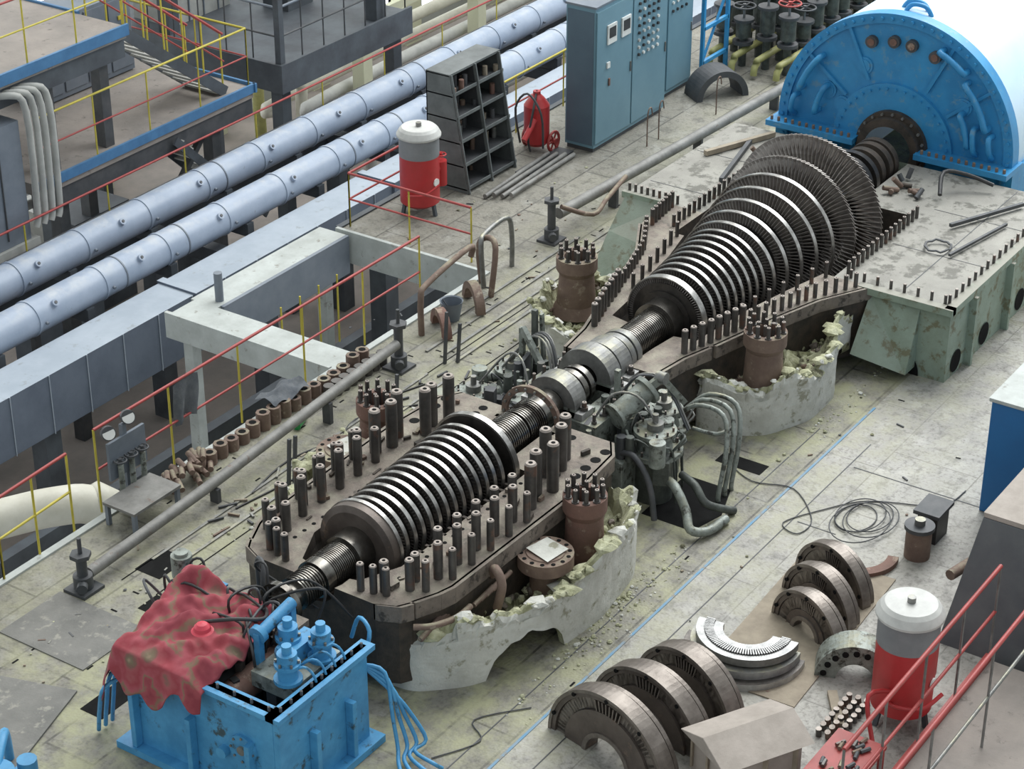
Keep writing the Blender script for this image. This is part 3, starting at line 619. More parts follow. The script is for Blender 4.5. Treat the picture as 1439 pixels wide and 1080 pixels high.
for k in range(3):
    o=k*.08; b.tube([(9.9,10.35,.8-o),(9.85-o,10.45,.75-o),(9.88-o,10.57,.3),(9.92-o,10.65,.03)],.018,'blue_mach')
b.tube([(10.95,8.8,.8),(11.02,8.8,1.0),(11.08,8.95,1.04),(11.1,9.05,.8)],.018,'blue_mach'); b.tube([(11.0,9.9,.85),(11.1,9.95,1.15),(11.2,10.1,1.1),(11.2,10.1,.8)],.02,'dark_metal')
b.done(parent=FBP)
b=B('hydraulic_hoses'); random.seed(8)
for i in range(18):
    x=random.uniform(10.3,10.9); y=random.uniform(9.35,10.4)
    b.tube([(x,y,.7),(x+random.uniform(-.2,.2),y+random.uniform(-.2,.2),1.1+random.uniform(0,.15)),(x+random.uniform(-.1,.4),y+random.uniform(-.3,.3),1.1),(x+random.uniform(.1,.6),y+random.uniform(-.3,.3),.7)],.012,random.choice(['black','dark_metal','black']),n=6,sub=6)
b.tube([(10.1,9.75,1.25),(10.2,9.5,1.32),(10.45,9.4,1.22),(10.7,9.6,1.1),(10.9,9.9,.9)],.016,'black',n=6,sub=6)
b.done(parent=FBP)
b=B('draped_floral_cloth'); nx,ny=76,76; V=[]
for i in range(nx+1):
    for j in range(ny+1):
        u=i/nx; v=j/ny
        t=max(0,u-.3)/.7
        x=9.705+t*1.0+.05*math.sin(v*7)*t; y=9.42+v*1.06+.06*math.sin(u*9)*t
        z=1.07+.11*math.exp(-((t-.5)**2+(v-.6)**2)/.05)+.22*math.exp(-((t-.92)**2+(v-.72)**2)/.03)+.06*t+.06*noise.noise(Vector((x*5,y*5,0)))*min(1,t*5)+.04*noise.noise(Vector((x*12,y*12,3)))*min(1,t*5)
        z+=.024*math.sin((u*1.2+v)*22+3*noise.noise(Vector((x*2,y*2,7))))*min(1,t*5)
        z-=.04*(1-min(1,t*8))
        e=max(0,.3-u)/.3; dl=.13+.20*math.exp(-((v-.55)/.28)**2)+.05*math.sin(v*19); z-=dl*e*1.2; x-=.03*e+.03*abs(math.sin(v*16))*e
        e2=max(0,v-.86)/.14; z-=.40*e2*(1-.5*t); 
        e3=max(0,.12-v)/.12; z-=.10*e3
        V.append((x,y,z))
F=[(i*(ny+1)+j,(i+1)*(ny+1)+j,(i+1)*(ny+1)+j+1,i*(ny+1)+j+1) for i in range(nx) for j in range(ny)]
b.add(V,F,'cloth_floral',True); o=b.done(); m=o.modifiers.new('s','SOLIDIFY'); m.thickness=.006
b=B('hard_hat'); b.lathe([(0,.09),(.01,.07),(.04,.065),(.065,.04),(.075,0)],(10.05,9.68,1.23),(0,0,1),'pink_red',n=20,smooth=True); b.done()
b=B('oil_filter_pot'); b.cyl((10.85,10.62,0),(10.85,10.62,.95),.05,'graygreen',n=12); b.cyl((10.85,10.62,.95),(10.85,10.62,1.15),.09,'graygreen',n=16); b.cyl((10.85,10.62,1.15),(10.85,10.62,1.18),.06,'graygreen',n=14); b.done()

# ------------------------------------------------------------------ generator
b=B('generator')
GX=22.68; GY=9.74; GZ=1.03; GR=1.54
b.lathe([(0,.38),(0,GR-.12),(-.04,GR-.12),(-.04,GR),(.14,GR),(.14,GR-.03),(9,GR-.03)],(GX,GY,GZ),(1,0,0),'blue',n=96,mats=[None]*5+['pale_blue'])
b.lathe([(-.05,.36),(-.05,.78),(0,.78)],(GX,GY,GZ-.1),(1,0,0),'blue',n=64)
for i in range(72):
    a=2*pi*i/72; y=GY+(GR-.06)*math.cos(a); z=GZ+(GR-.06)*math.sin(a)
    if z>.1: b.cyl((GX-.07,y,z),(GX-.03,y,z),.022,'blue',n=6)
for i in range(40):
    a=2*pi*i/40; y=GY+.72*math.cos(a); z=GZ-.1+.72*math.sin(a)
    if z>.9: b.cyl((GX-.08,y,z),(GX-.05,y,z),.018,'blue',n=6)
for a in (72,86,97,112):
    a=math.radians(a); c=Vector((GX,GY+1.2*math.cos(a),GZ+1.2*math.sin(a))); b.cyl(c,c-Vector((.06,0,0)),.075,'dark_metal',n=20); b.cyl(c-Vector((.06,0,0)),c-Vector((.07,0,0)),.045,'rust_red',n=16)
for yy,zz in ((.9,1.45),(-.85,1.6),(.45,1.85),(-.3,1.5),(.7,1.3),(-.5,1.25)):
    b.cyl((GX,GY+yy,zz),(GX-.02,GY+yy,zz),.11,'blue',n=24); b.cyl((GX-.02,GY+yy,zz),(GX-.03,GY+yy,zz),.08,'blue',n=24)
for a in (35,62,118,145):
    a=math.radians(a); b.beam((GX-.02,GY+.8*math.cos(a),GZ-.05+.8*math.sin(a)),(GX-.02,GY+1.42*math.cos(a),GZ+1.42*math.sin(a)),.03,.04,'blue')
for (a0,a1,r) in ((18,45,1.25),(8,30,1.0),(140,162,1.3),(152,172,1.02),(50,66,1.33)):
    pts=[(GX,GY-r*math.cos(math.radians(a0)),GZ+r*math.sin(math.radians(a0)))]
    for t in range(6):
        a=math.radians(a0+(a1-a0)*t/5); pts.append((GX-.13,GY-r*math.cos(a),GZ+r*math.sin(a)))
    pts.append((GX,GY-r*math.cos(a),GZ+r*math.sin(a))); b.tube(pts,.04,'blue',n=10,sub=2)
for y in (-1.25,-1.05,1.3): b.tube([(GX,GY+y,1.7-abs(y)*.3),(GX-.14,GY+y,1.7-abs(y)*.3),(GX-.14,GY+y*1.02,1.15),(GX-.02,GY+y*1.02,1.05)],.035,'blue',n=8)
b.box(GX-.3,GX+.2,GY-1.58,GY-.4,.93,1.0,'blue'); b.box(GX-.3,GX+.2,GY+.4,GY+1.58,.93,1.0,'blue')
for i in range(12):
    for sg in (-1,1): b.stud(GX-.24,GY+sg*(.48+i*.095),1.0,.05,.02,'rust','rust',False,n=6)
b.box(GX-.05,GX+9,GY-1.56,GY-1.41,0,.95,'blue'); b.box(GX-.05,GX+9,GY+1.41,GY+1.56,0,.95,'blue')
b.lathe([(0,.46),(-.12,.46),(-.12,.40),(-.22,.40),(-.22,.3)],(GX,AY,AZ+.03),(1,0,0),'casing_in',n=40)
for i in range(20):
    a=2*pi*i/20; b.cyl((GX-.15,AY+.43*math.cos(a),AZ+.03+.43*math.sin(a)),(GX-.12,AY+.43*math.cos(a),AZ+.03+.43*math.sin(a)),.018,'steel_mid',n=6)
for xo,y in ((.25,-.02),(.36,.06)):
    c=Vector((GX+xo,GY+y-.05,GZ+GR-.1)); b.tube([c+Vector((0,-.16,0)),c+Vector((0,-.16,.06)),c+Vector((0,-.08,.15)),c+Vector((0,.08,.15)),c+Vector((0,.16,.06)),c+Vector((0,.16,0))],.028,'blue',n=10)
b.done()
b=B('steel_cable_coil')
for r in (.15,.16): b.tube([(20.35+r*math.cos(2*pi*i/20),8.1+r*.9*math.sin(2*pi*i/20),Z+.03+.01*(i%3)) for i in range(20)],.01,'dark_metal',n=6,sub=1,closed=True)
b.done()
b=B('lifting_bar'); b.beam((20.9,8.2,Z+.05),(21.9,7.75,Z+.05),.04,.04,'dark_metal'); b.beam((20.2,7.9,Z+.04),(21.3,7.7,Z+.04),.03,.03,'dark_metal'); b.tube([(21.5,8.6,Z+.1),(21.8,8.7,Z+.25),(22.0,8.5,Z+.2),(22.1,8.2,Z+.1)],.025,'black'); b.done()
b=B('scrap_parts_on_deck'); random.seed(21)
for i in range(12):
    x=21.4+random.random()*.6; y=random.choice([8.8,10.6])+random.random()*.4; b.cyl((x,y,Z+.03),(x+random.uniform(-.15,.15),y+random.uniform(-.15,.15),Z+.03+random.random()*.12),.03,random.choice(['rust','dark_metal','casing_in']),n=8)
b.done()
b=B('timber_baulk')
b.beam((20.6,11.9,.04),(22.2,11.9,.04),.08,.08,'wood'); b.beam((21.2,11.5,Z+.04),(22.2,11.1,Z+.04),.06,.06,'wood'); b.beam((20.6,10.95,Z+.04),(21.9,11.25,Z+.04),.05,.05,'dark_metal'); b.done()

# ------------------------------------------------------------------ long pipes on the deck with valve stands
def vstand(b,x,y,m='dark_metal',h=.35):
    b.box(x-.13,x+.13,y-.13,y+.13,0,.03,m); b.cyl((x,y,.03),(x,y,.16),.09,m,n=14); b.cyl((x,y,.16),(x,y,h),.05,m,n=10); b.cyl((x,y,h),(x,y,h+.04),.1,m,n=6)
    b.cyl((x,y,h+.04),(x,y,h+.2),.02,m,n=8); b.cyl((x-.12,y-.1,.1),(x+.12,y+.1,.1),.05,m,n=10)
b=B('long_deck_pipe')
b.tube([(11.3,12.22,.12),(13,12.22,.2),(16.05,12.3,.34)],.055,'pipe_deck',n=14,sub=1); vstand(b,11.2,12.2); vstand(b,16.15,12.35,h=.5)
b.beam((13.0,12.2,0),(13.0,12.2,.15),.1,.05,'dark_metal'); b.beam((14.8,12.25,0),(14.8,12.25,.24),.1,.05,'dark_metal'); b.done()
b=B('long_deck_pipe'); b.tube([(19.9,12.75,.3),(22.5,12.6,.3),(27,12.35,.3)],.07,'pipe_deck',n=14,sub=1); vstand(b,19.75,12.75,h=.5)
for x in (21,23,25): b.beam((x,12.68-.03*(x-20),0),(x,12.68-.03*(x-20),.25),.12,.05,'dark_metal')
b.tube([(19.8,12.65,.45),(20.2,12.45,.25),(20.6,12.5,.3),(21.2,12.6,.35)],.03,'rust',n=8); b.done()
b=B('removed_stud_nuts'); random.seed(4)
for i in range(17):
    x=13.35+i*.165; h=random.uniform(.12,.2)
    b.cyl((x,12.72,0),(x,12.72,h),.075,'rust',n=8); b.cyl((x,12.72,h),(x,12.72,h+.002),.04,'hole',n=10)
for i in range(8): b.cyl((15.2+i*.13,12.55,0),(15.2+i*.13,12.55,.16),.06,'stud',n=8)
b.done(.004)
b=B('pile_of_removed_studs')
for i in range(34):
    x=12.8+random.uniform(0,.55); y=12.5+random.uniform(-.05,.2); z=.04+random.uniform(0,.14); a=random.uniform(-.5,.5)+1.2
    b.cyl((x,y,z),(x+.17*math.cos(a),y+.17*math.sin(a),z+random.uniform(-.02,.04)),.03,'rust',n=8,cap='rust_red')
b.done()
b=B('work_bench'); b.box(12.1,12.75,12.4,12.8,.22,.25,'pipe_deck')
for x in (12.13,12.72):
    for y in (12.43,12.77): b.beam((x,y,0),(x,y,.22),.04,.04,'gray_panel')
b.done()
b=B('loose_hand_tools'); random.seed(41)
for i in range(34):
    x=random.uniform(12.6,16.4); y=random.uniform(11.4,12.05); a=random.uniform(0,3.1); l=random.uniform(.06,.3)
    b.beam((x,y,.015),(x+l*math.cos(a),y+l*math.sin(a)*.4,.015),.02,.02,random.choice(['dark_metal','rust','wood','steel_mid']))
for x,y,h in ((13.55,11.75,.55),(13.7,11.8,.5),(16.6,11.9,.45),(16.5,12.0,.6),(14.95,11.5,.7)): b.beam((x,y,0),(x+.05,y,h),.03,.03,'dark_metal')
b.done()
b=B('scattered_floor_scrap'); random.seed(77)
for i in range(90):
    r=random.random()
    if r<.35: x,y=random.uniform(9,12),random.uniform(10.9,12.3)
    elif r<.65: x,y=random.uniform(16.5,22),random.uniform(11.9,13.6)
    elif r<.8: x,y=random.uniform(12.5,18),random.uniform(6.3,8.0)
    else: x,y=random.uniform(18.8,22),random.uniform(12.9,14.3)
    a=random.uniform(0,3.1); l=random.uniform(.02,.1); t=random.random()
    if t<.5: b.beam((x,y,.008),(x+l*math.cos(a),y+l*math.sin(a),.008),.015,.012,random.choice(['dark_metal','rust','wood','steel_mid']))
    else: b.ico((x,y,.008),random.uniform(.01,.025),random.choice(['dark_metal','rubble','rust']),.5)
b.done()
# ------------------------------------------------------------------ railings
def rail(name,pts,h=.9,post='yellow',top='red_rail',mid='red_rail',sp=1.0,r=.016,toe=None,pr=.012,par=None):
    b=B(name)
    for a,c in zip(pts[:-1],pts[1:]):
        a=Vector(a);c=Vector(c); L=(c-a).length; n=max(1,round(L/sp))
        for i in range(n+1):
            p=a+(c-a)*i/n; b.cyl(p,p+Vector((0,0,h)),pr,post,n=6)
        up=Vector((0,0,1)); b.cyl(a+up*h,c+up*h,r,top,n=8); b.cyl(a+up*h*.52,c+up*h*.52,r*.8,mid,n=8)
        if toe: b.beam(a+up*.06,c+up*.06,.01,.12,toe)
    b.done(parent=par)
rail('deck_railing',[(12.25,12.98,0),(17.4,12.98,0)],.9,'yellow','red_rail','red_rail',1.05)
rail('deck_railing',[(10.3,12.55,0),(10.9,12.9,0),(11.85,12.95,0)],.85,'yellow','red_rail','yellow',.45)
rail('deck_railing',[(18.72,13.2,0),(18.72,15.0,0),(20.0,15.0,0)],.7,'yellow','red_rail','red_rail',1.0)
rail('deck_railing',[(20.0,15.0,0),(27,15.0,0)],.8,'yellow','yellow','red_rail',1.2)
b=B('cantilever_frame')
b.box(15.75,16.15,12.95,15.25,-.22,0,'frame_white'); b.box(16.15,18.5,14.9,15.3,-.22,0,'frame_white'); b.box(15.7,15.75,12.95,15.3,-.3,.02,'frame_white')
b.cyl((16.3,15.0,-.1),(16.3,15.0,.35),.05,'gray_panel'); b.box(16.2,18.5,14.85,14.9,-.5,0,'gray_panel')
for x,y in ((15.9,13.1),(15.9,15.1),(18.3,15.1)): b.box(x-.07,x+.07,y-.07,y+.07,-4,-.2,'frame_white')
for k in range(4): b.cyl((17+.35*k,14.7,-.3),(17+.35*k,14.7,-1.2),.014,'yellow',n=6)
b.done(.01)
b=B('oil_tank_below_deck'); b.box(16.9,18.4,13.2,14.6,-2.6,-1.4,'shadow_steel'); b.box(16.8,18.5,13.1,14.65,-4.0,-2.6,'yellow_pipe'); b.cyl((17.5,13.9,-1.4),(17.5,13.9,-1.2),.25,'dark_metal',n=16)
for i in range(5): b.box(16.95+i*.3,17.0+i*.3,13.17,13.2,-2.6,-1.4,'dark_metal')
b.done(.01)
b=B('pipe_stand')
b.tube([(16.9,12.6,0),(16.9,12.6,.45),(17.05,12.62,.56),(17.9,12.65,.66),(18.0,12.7,.5)],.035,'rust',n=10); b.tube([(18.35,12.8,0),(18.3,12.8,.5),(18.3,12.65,.62),(18.2,12.5,.55),(18.1,12.5,0)],.035,'rust',n=10)
b.tube([(18.25,12.7,0),(18.2,12.7,.55),(18.35,12.75,.63),(18.8,12.75,.66),(18.9,12.75,.4),(18.9,12.75,0)],.03,'steel_mid',n=10)
b.done()
b=B('rusty_half_ring'); b.ringseg((17.05,12.5,.02),(.8,-.6,0),(0,0,1),.17,.25,.1,0,pi,'rust_red'); b.done()
b=B('rusty_half_ring'); b.ringseg((17.75,12.55,.02),(.8,-.6,0),(0,0,1),.2,.28,.1,0,pi,'rust'); b.done()
b=B('bucket'); b.lathe([(0,0),(0,.09),(.22,.13),(.23,.135),(.22,.12),(.02,.085),(.02,0)],(17.4,12.55,0),(0,0,1),'gray_panel',n=20); b.tube([(17.4,12.42,.22),(17.4,12.55,.12),(17.4,12.68,.22)],.006,'dark_metal'); b.done()
b=B('plastic_bottle'); b.lathe([(0,.0),(0,.045),(.2,.045),(.25,.02),(.29,.018),(.29,0)],(14.5,12.42,.045),(.9,.3,0),'bottle_green',n=14); b.done()
b=B('hanging_rag')
V=[];
for i in range(9):
    for j in range(11): V.append((13.35+i*.045,12.98+.04*math.sin(i*1.4+j*.3)*(j/10),.92-.05*abs(i-4)*.3-j*.045))
b.add(V,[(i*11+j,(i+1)*11+j,(i+1)*11+j+1,i*11+j+1) for i in range(8) for j in range(10)],'rag',True); b.done()
b=B('draped_rag')
V=[]
for i in range(12):
    for j in range(9): V.append((14.5+i*.05,12.68+j*.035,.25+.03*math.sin(i*.9)*math.cos(j*.8)-.06*abs(j-4)/4+.02*noise.noise(Vector((i*.6,j*.6,2)))))
b.add(V,[(i*9+j,(i+1)*9+j,(i+1)*9+j+1,i*9+j+1) for i in range(11) for j in range(8)],'rag',True); b.done()
b=B('pressure_gauge_stand')
b.beam((12.55,12.9,0),(12.55,12.9,.85),.05,.05,'gray_panel'); b.box(12.3,12.8,12.86,12.89,.35,.75,'gray_panel')
for x,z in ((12.35,.85),(12.62,.9)): b.cyl((x,12.9,z),(x-.03,12.85,z+.02),.07,'dark_metal',n=20); b.cyl((x-.03,12.85,z+.02),(x-.032,12.847,z+.022),.06,'dial',n=20)
for x in (12.4,12.55,12.7): b.cyl((x,12.82,.0),(x,12.82,.5),.03,'graygreen'); b.wheel((x,12.82,.55),(0,0,1),.06,'dark_metal',.01)
b.done()
b=B('cream_pipe_elbow'); b.tube([(13.1,13.75,-4),(13.08,13.78,-.9),(12.95,13.86,-.6),(12.6,14.0,-.48),(12.1,14.3,-.48),(10.8,15.0,-.5)],.2,'cream',n=20,sub=6); b.done()
b=B('ships_ladder')
for sg in (13.4,13.9): b.beam((10.9,sg,.0),(9.8,sg,-1.3),.03,.1,'yellow')
for i in range(7): b.box(10.7-.16*i-.08,10.7-.16*i+.08,13.4,13.9,-.2-.18*i,-.18-.18*i,'dark_metal')
b.done()

# ------------------------------------------------------------------ tanks, rack, cabinets
def tank(name,x,y,z,H,r):
    b=B(name)
    b.lathe([(0,0),(0,r*.8),(.04,r),(H*.66,r),(H*.66,r*1.01),(H*.9,r*1.01),(H*.92,r*1.12),(H*.94,r*1.12),(H,r*.98),(H+.03,r*.85),(H+.03,0)],(x,y,z+.12),(0,0,1),'red',n=36,
            mats=[None,None,None,'tank_gray','tank_gray','tank_top','tank_top','tank_top','tank_top','tank_top'])
    for i in range(3):
        a=2*pi*i/3+.5; b.beam((x+r*.7*math.cos(a),y+r*.7*math.sin(a),z+.3),(x+r*.95*math.cos(a),y+r*.95*math.sin(a),z),.04,.04,'shadow_steel')
    b.cyl((x,y,z+H+.14),(x,y,z+H+.2),.035,'steel_mid'); b.cyl((x+r,y-.05,z+H*.5),(x+r*1.5,y-.05,z+H*.5),.05,'red',n=12)
    b.cyl((x+r*1.5,y-.05,z+.25),(x+r*1.5,y-.05,z+H*.58),.08,'red',n=14); b.wheel((x+r*1.5,y-.05,z+H*.66),(0,0,1),.07,'red',.01)
    b.tube([(x-r,y,z+H*.3),(x-r*1.3,y-.1,z+H*.35),(x-r*1.2,y-.3,z+.4),(x-r*.6,y-.4,z+.5)],.018,'red',n=6)
    b.cyl((x,y-r*1.0,z+.45),(x,y-r*1.06,z+.45),.05,'dial',n=14)
    return b
b=tank('foam_extinguisher_tank',19.55,14.55,0,.98,.245); b.done()
b=tank('foam_extinguisher_tank',13.6,5.32,0,1.0,.25)
b.tube([(13.4,5.3,.4),(13.1,5.4,.5),(13.0,5.3,.2),(12.9,5.2,.1)],.02,'red'); b.done()
b=B('wheeled_fire_extinguisher')
x,y=22.0,14.45
b.lathe([(0,0),(0,.12),(.05,.17),(.55,.17),(.65,.1),(.7,.05),(.74,.05),(.74,0)],(x,y,.08),(0,0,1),'red',n=28)
for sg in (-1,1): b.wheel((x+.1,y+sg*.2,.13),(0,1,0),.13,'red_rail',.02,6)
b.tube([(x-.12,y-.18,.1),(x-.2,y-.2,.6),(x-.22,y,.85),(x-.2,y+.2,.6),(x-.12,y+.18,.1)],.015,'dark_metal'); b.tube([(x,y,.82),(x-.25,y-.1,.6),(x-.35,y-.1,.3),(x-.3,y-.1,.1)],.015,'black')
b.cyl((x-.45,y-.1,.3),(x-.2,y-.1,.5),.04,'red',n=10); b.done()
b=B('storage_rack')
X0,X1=20.3,21.4
prof=[(14.36,0),(14.98,0),(14.98,1.52),(14.62,1.52)]
for xa in (X0,X1-.02):
    vs=[(xa,yy,zz) for yy,zz in prof]+[(xa+.02,yy,zz) for yy,zz in prof]; b.add(vs,[(0,1,2,3),(4,7,6,5),(0,4,5,1),(1,5,6,2),(2,6,7,3),(3,7,4,0)],'rack_gray')
b.box(X0,X1,14.96,14.98,0,1.52,'dark_metal'); b.box(X0,X1,14.62,14.98,1.5,1.53,'rack_gray')
mid=(X0+X1)/2
for k in range(5):
    z=.04+k*.3; yf=14.36+.26*z/1.52; b.box(X0,X1,yf,14.97,z,z+.02,'dark_metal'); b.beam((X0,yf,z+.03),(X1,yf,z+.03),.015,.045,'rack_gray')
for xm in (X0+.02,mid-.02,X1-.05): b.beam((xm,14.355,0),(xm,14.615,1.52),.05,.02,'rack_gray')
b.add([(mid,yy,zz) for yy,zz in prof],[(0,1,2,3)],'dark_metal')
random.seed(9)
for k in range(5):
    for i in range(13):
        x=X0+.08+i*.078+random.uniform(-.02,.02)
        if random.random()<.8: yy=random.uniform(14.62,14.85); b.cyl((x,yy,.06+k*.3),(x,yy,.06+k*.3+random.uniform(.06,.16)),.035,random.choice(['rust','rust_red','steel_mid','wood','dark_metal']),n=8)
b.done(.003)
b=B('pipe_offcuts')
for i in range(4): b.cyl((20.3+.06*i,14.1-.09*i,.04+.02*(i%2)),(21.9+.05*i,14.2-.1*i,.04),.03,'pipe_deck',n=10)
b.box(21.2,22.2,14.0,14.25,0,.02,'dark_metal'); b.done()
def cabinet(name,x0,x1,y0,y1,h,doors):
    b=B(name); b.box(x0,x1,y0,y1,.06,h,'cab_blue'); b.box(x0+.02,x1-.02,y0+.02,y1-.02,0,.06,'dark_metal'); b.box(x0-.005,x0,y0+.02,y1-.02,.1,h-.05,'cab_dark')
    b.box(x0-.01,x1+.01,y0-.015,y1+.01,h,h+.03,'gray_panel')
    w=(x1-x0)/doors
    for i in range(doors):
        b.box(x0+i*w+.015,x0+(i+1)*w-.015,y0-.02,y0,.12,h-.05,'cab_blue'); b.box(x0+(i+1)*w-.06,x0+(i+1)*w-.04,y0-.035,y0-.02,h*.45,h*.52,'steel_mid')
    return b
b=cabinet('control_cabinet',22.3,24.1,13.76,14.2,1.96,2)
random.seed(19)
for r in range(8):
    for c in range(5): b.cyl((23.35+c*.12,13.74,1.75-r*.1),(23.35+c*.12,13.715,1.75-r*.1),.022,random.choice(['black','dial','black','tank_top']),n=8)
for x in (22.55,22.9): b.box(x,x+.22,13.72,13.74,1.42,1.68,'dial'); b.box(x+.03,x+.19,13.715,13.72,1.5,1.64,'black')
b.box(22.55,22.62,13.72,13.74,1.1,1.18,'dial'); b.box(22.6,22.63,13.72,13.74,.85,.95,'rust_red')
b.done(.006)
b=cabinet('control_cabinet',24.5,25.2,13.98,14.4,1.8,1)
for r in range(4):
    for c in range(4): b.cyl((24.62+c*.12,13.96,1.6-r*.12),(24.62+c*.12,13.94,1.6-r*.12),.022,random.choice(['black','dial']),n=8)
b.done(.006)
b=B('blue_gate_frame')
for x in (25.3,26.0): b.beam((x,13.85,0),(x,13.85,1.25),.05,.05,'blue')
for z in (.3,.8,1.25): b.beam((25.3,13.85,z),(26.0,13.85,z),.05,.05,'blue')
b.beam((25.3,13.85,.3),(26.0,13.85,1.25),.03,.03,'blue'); b.done()
b=B('metal_half_shell'); b.ringseg((24.95,13.3,.0),(.55,.8,0),(0,0,1),.31,.40,.4,0,pi,'dark_metal',n=24); b.done()
b=B('wire_hook')
for x,y in ((22.9,13.3),(23.2,13.3),(24.4,13.1)): b.tube([(x,y,0),(x,y,.45),(x+.08,y,.52),(x+.12,y,.4)],.01,'rust',n=6)
b.done()
b=B('valve_manifold'); random.seed(13)
for i in range(48):
    x=26.25+(i//4)*.42+random.random()*.12; y=12.95+(i%4)*.36+random.random()*.1; h=random.uniform(.6,.95)
    b.cyl((x,y,0),(x,y,h),.06,'graygreen_dark',n=10); b.cyl((x,y,h*.5),(x,y,h*.5+.05),.15,'dark_metal',n=12); b.cyl((x,y,h*.5+.1),(x,y,h),.11,'graygreen_dark',n=12); b.cyl((x,y,h),(x,y,h+.04),.15,'dark_metal',n=12); b.cyl((x,y,h),(x,y,h+.22),.02,'steel_mid',n=6); b.wheel((x,y,h+.22),(0,0,1),.16,random.choice(['rust_red','red_rail','dark_metal','graygreen']),.014)
for k in range(4): b.tube([(25.85,12.95+.36*k,.06),(25.95,12.95+.36*k,.22),(26.6,12.95+.36*k,.25),(33,12.9+.36*k,.25)],.05,'yellow_pipe',n=10,sub=3)
b.tube([(26.0,12.7,.1),(26.3,12.65,.25),(28,12.6,.3),(33,12.5,.3)],.06,'yellow_pipe',n=10)
b.done()
b=B('far_pipe_rack')
for k in range(5): b.tube([(28,14.9-.01*k,.3+.2*k),(36,14.9-.01*k,.3+.2*k)],.05,random.choice(['pipe_gray','yellow_pipe','pipe_gray']),n=10,sub=1)
for x in (28,30,32,34): b.beam((x,14.95,0),(x,14.95,1.6),.07,.07,'col_yellow')
b.done()

# ------------------------------------------------------------------ pipes and duct on the left
def bigpipe(y,z,r=.22,ox=0):
    b=B('insulated_pipeline'); b.cyl((6,y,z),(36,y,z),r,'pipe_blue',n=32)
    x=6.5+ox
    while x<36:
        b.lathe([(0,r),(0,r+.012),(.035,r+.012),(.035,r)],(x,y,z),(1,0,0),'pipe_blue',n=32)
        if int(x*2)%3==0: b.lathe([(0,r),(0,r+.008),(.02,r+.008),(.02,r)],(x+.35,y,z),(1,0,0),'gray_panel',n=32)
        b.cyl((x+.1,y-r,z-.02),(x+.1,y-r-.03,z-.03),.02,'gray_panel',n=8)
        x+=1.15
    x=7+ox
    while x<36:
        b.cyl((x,y-r*.75,z+r*.6),(x,y-r*.92,z+r*.74),.045,'pipe_blue',n=14); b.cyl((x,y-r*.92,z+r*.74),(x,y-r*.95,z+r*.77),.02,'dark_metal',n=10)
        b.box(x+.5,x+.62,y-.2,y+.2,z-r-.12,z-r+.06,'shadow_steel'); x+=1.5
    b.done()
bigpipe(17.55,-.72); bigpipe(18.42,-.68,ox=.6)
b=B('air_duct')
b.box(6,36,16.62,17.2,-1.68,-.92,'duct_blue',top='duct_top')  # lit top and shaded sides come from the two colours
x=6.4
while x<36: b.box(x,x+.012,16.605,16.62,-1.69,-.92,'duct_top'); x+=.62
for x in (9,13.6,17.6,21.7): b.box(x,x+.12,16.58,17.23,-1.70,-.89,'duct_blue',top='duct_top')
b.done(.01)
b=B('duct_support_steelwork')
for x in (7,11,15,19,23,27,31):
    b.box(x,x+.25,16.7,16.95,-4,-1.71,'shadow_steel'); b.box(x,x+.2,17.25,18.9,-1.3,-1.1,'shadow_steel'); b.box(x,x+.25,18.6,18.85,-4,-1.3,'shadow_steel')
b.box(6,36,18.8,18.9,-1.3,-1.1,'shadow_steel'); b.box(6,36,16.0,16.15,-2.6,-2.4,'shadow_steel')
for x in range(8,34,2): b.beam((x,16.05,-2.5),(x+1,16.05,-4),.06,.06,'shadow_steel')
DSS=b.done()
rail('pipe_gantry_railing',[(8,18.85,-1.1),(32,18.85,-1.1)],.8,'yellow','red_rail','dark_metal',1.5,par=DSS)
b=B('upper_platform')
b.box(14,19.3,19.05,22.5,1.42,1.58,'walk'); b.box(14,19.33,19.02,19.06,1.46,1.61,'blue_edge'); b.box(19.3,19.34,19.9,22.5,1.46,1.61,'blue_edge')
b.box(14,19.3,19.1,19.2,1.15,1.42,'shadow_steel')
for x in (17.9,18.9): b.box(x,x+.16,19.2,19.36,-.02,1.42,'dark_metal')
for x in (14.5,16): b.box(x,x+.16,19.6,19.76,-4,1.42,'dark_metal')
for k in range(6): b.box(14,19.3,19.6+k*.5,19.65+k*.5,1.3,1.42,'shadow_steel')
UP=b.done()
b=B('service_platform')
b.box(17.5,21.7,19.05,22.0,-.18,-.02,'walk'); b.box(17.5,21.75,19.02,19.06,-.10,.03,'blue_edge'); b.box(21.7,21.74,19.0,22.0,-.10,.03,'blue_edge')
b.box(17.5,21.7,19.08,19.2,-.45,-.18,'dark_metal'); b.box(17.5,21.7,20.5,20.6,-.45,-.18,'dark_metal')
for x in (17.9,20.9):
    for y in (19.15,21.7): b.box(x,x+.18,y,y+.18,-4,-.2,'dark_metal')
b.beam((20.9,19.25,-.4),(20.0,19.25,-1.3),.08,.08,'dark_metal')
SP=b.done(parent=UP)
rail('platform_handrail',[(17.6,19.08,0),(21.65,19.08,0),(21.65,21.9,0)],.85,'yellow','yellow','red_rail',.9,par=SP)
rail('platform_handrail',[(15,19.08,1.6),(19.3,19.08,1.6)],.85,'yellow','red_rail','yellow',.9,par=UP)
b=B('stair_flight')
for y in (19.2,19.85): b.beam((19.3,y,1.5),(21.3,y,0.0),.03,.16,'shadow_steel'); b.cyl((19.3,y,2.35),(21.3,y,.85),.022,'red_rail',n=6); b.cyl((19.3,y,1.95),(21.3,y,.45),.014,'red_rail',n=6)
for i in range(10): b.box(19.36+i*.195,19.54+i*.195,19.2,19.85,1.34-i*.146,1.37-i*.146,'pipe_gray')
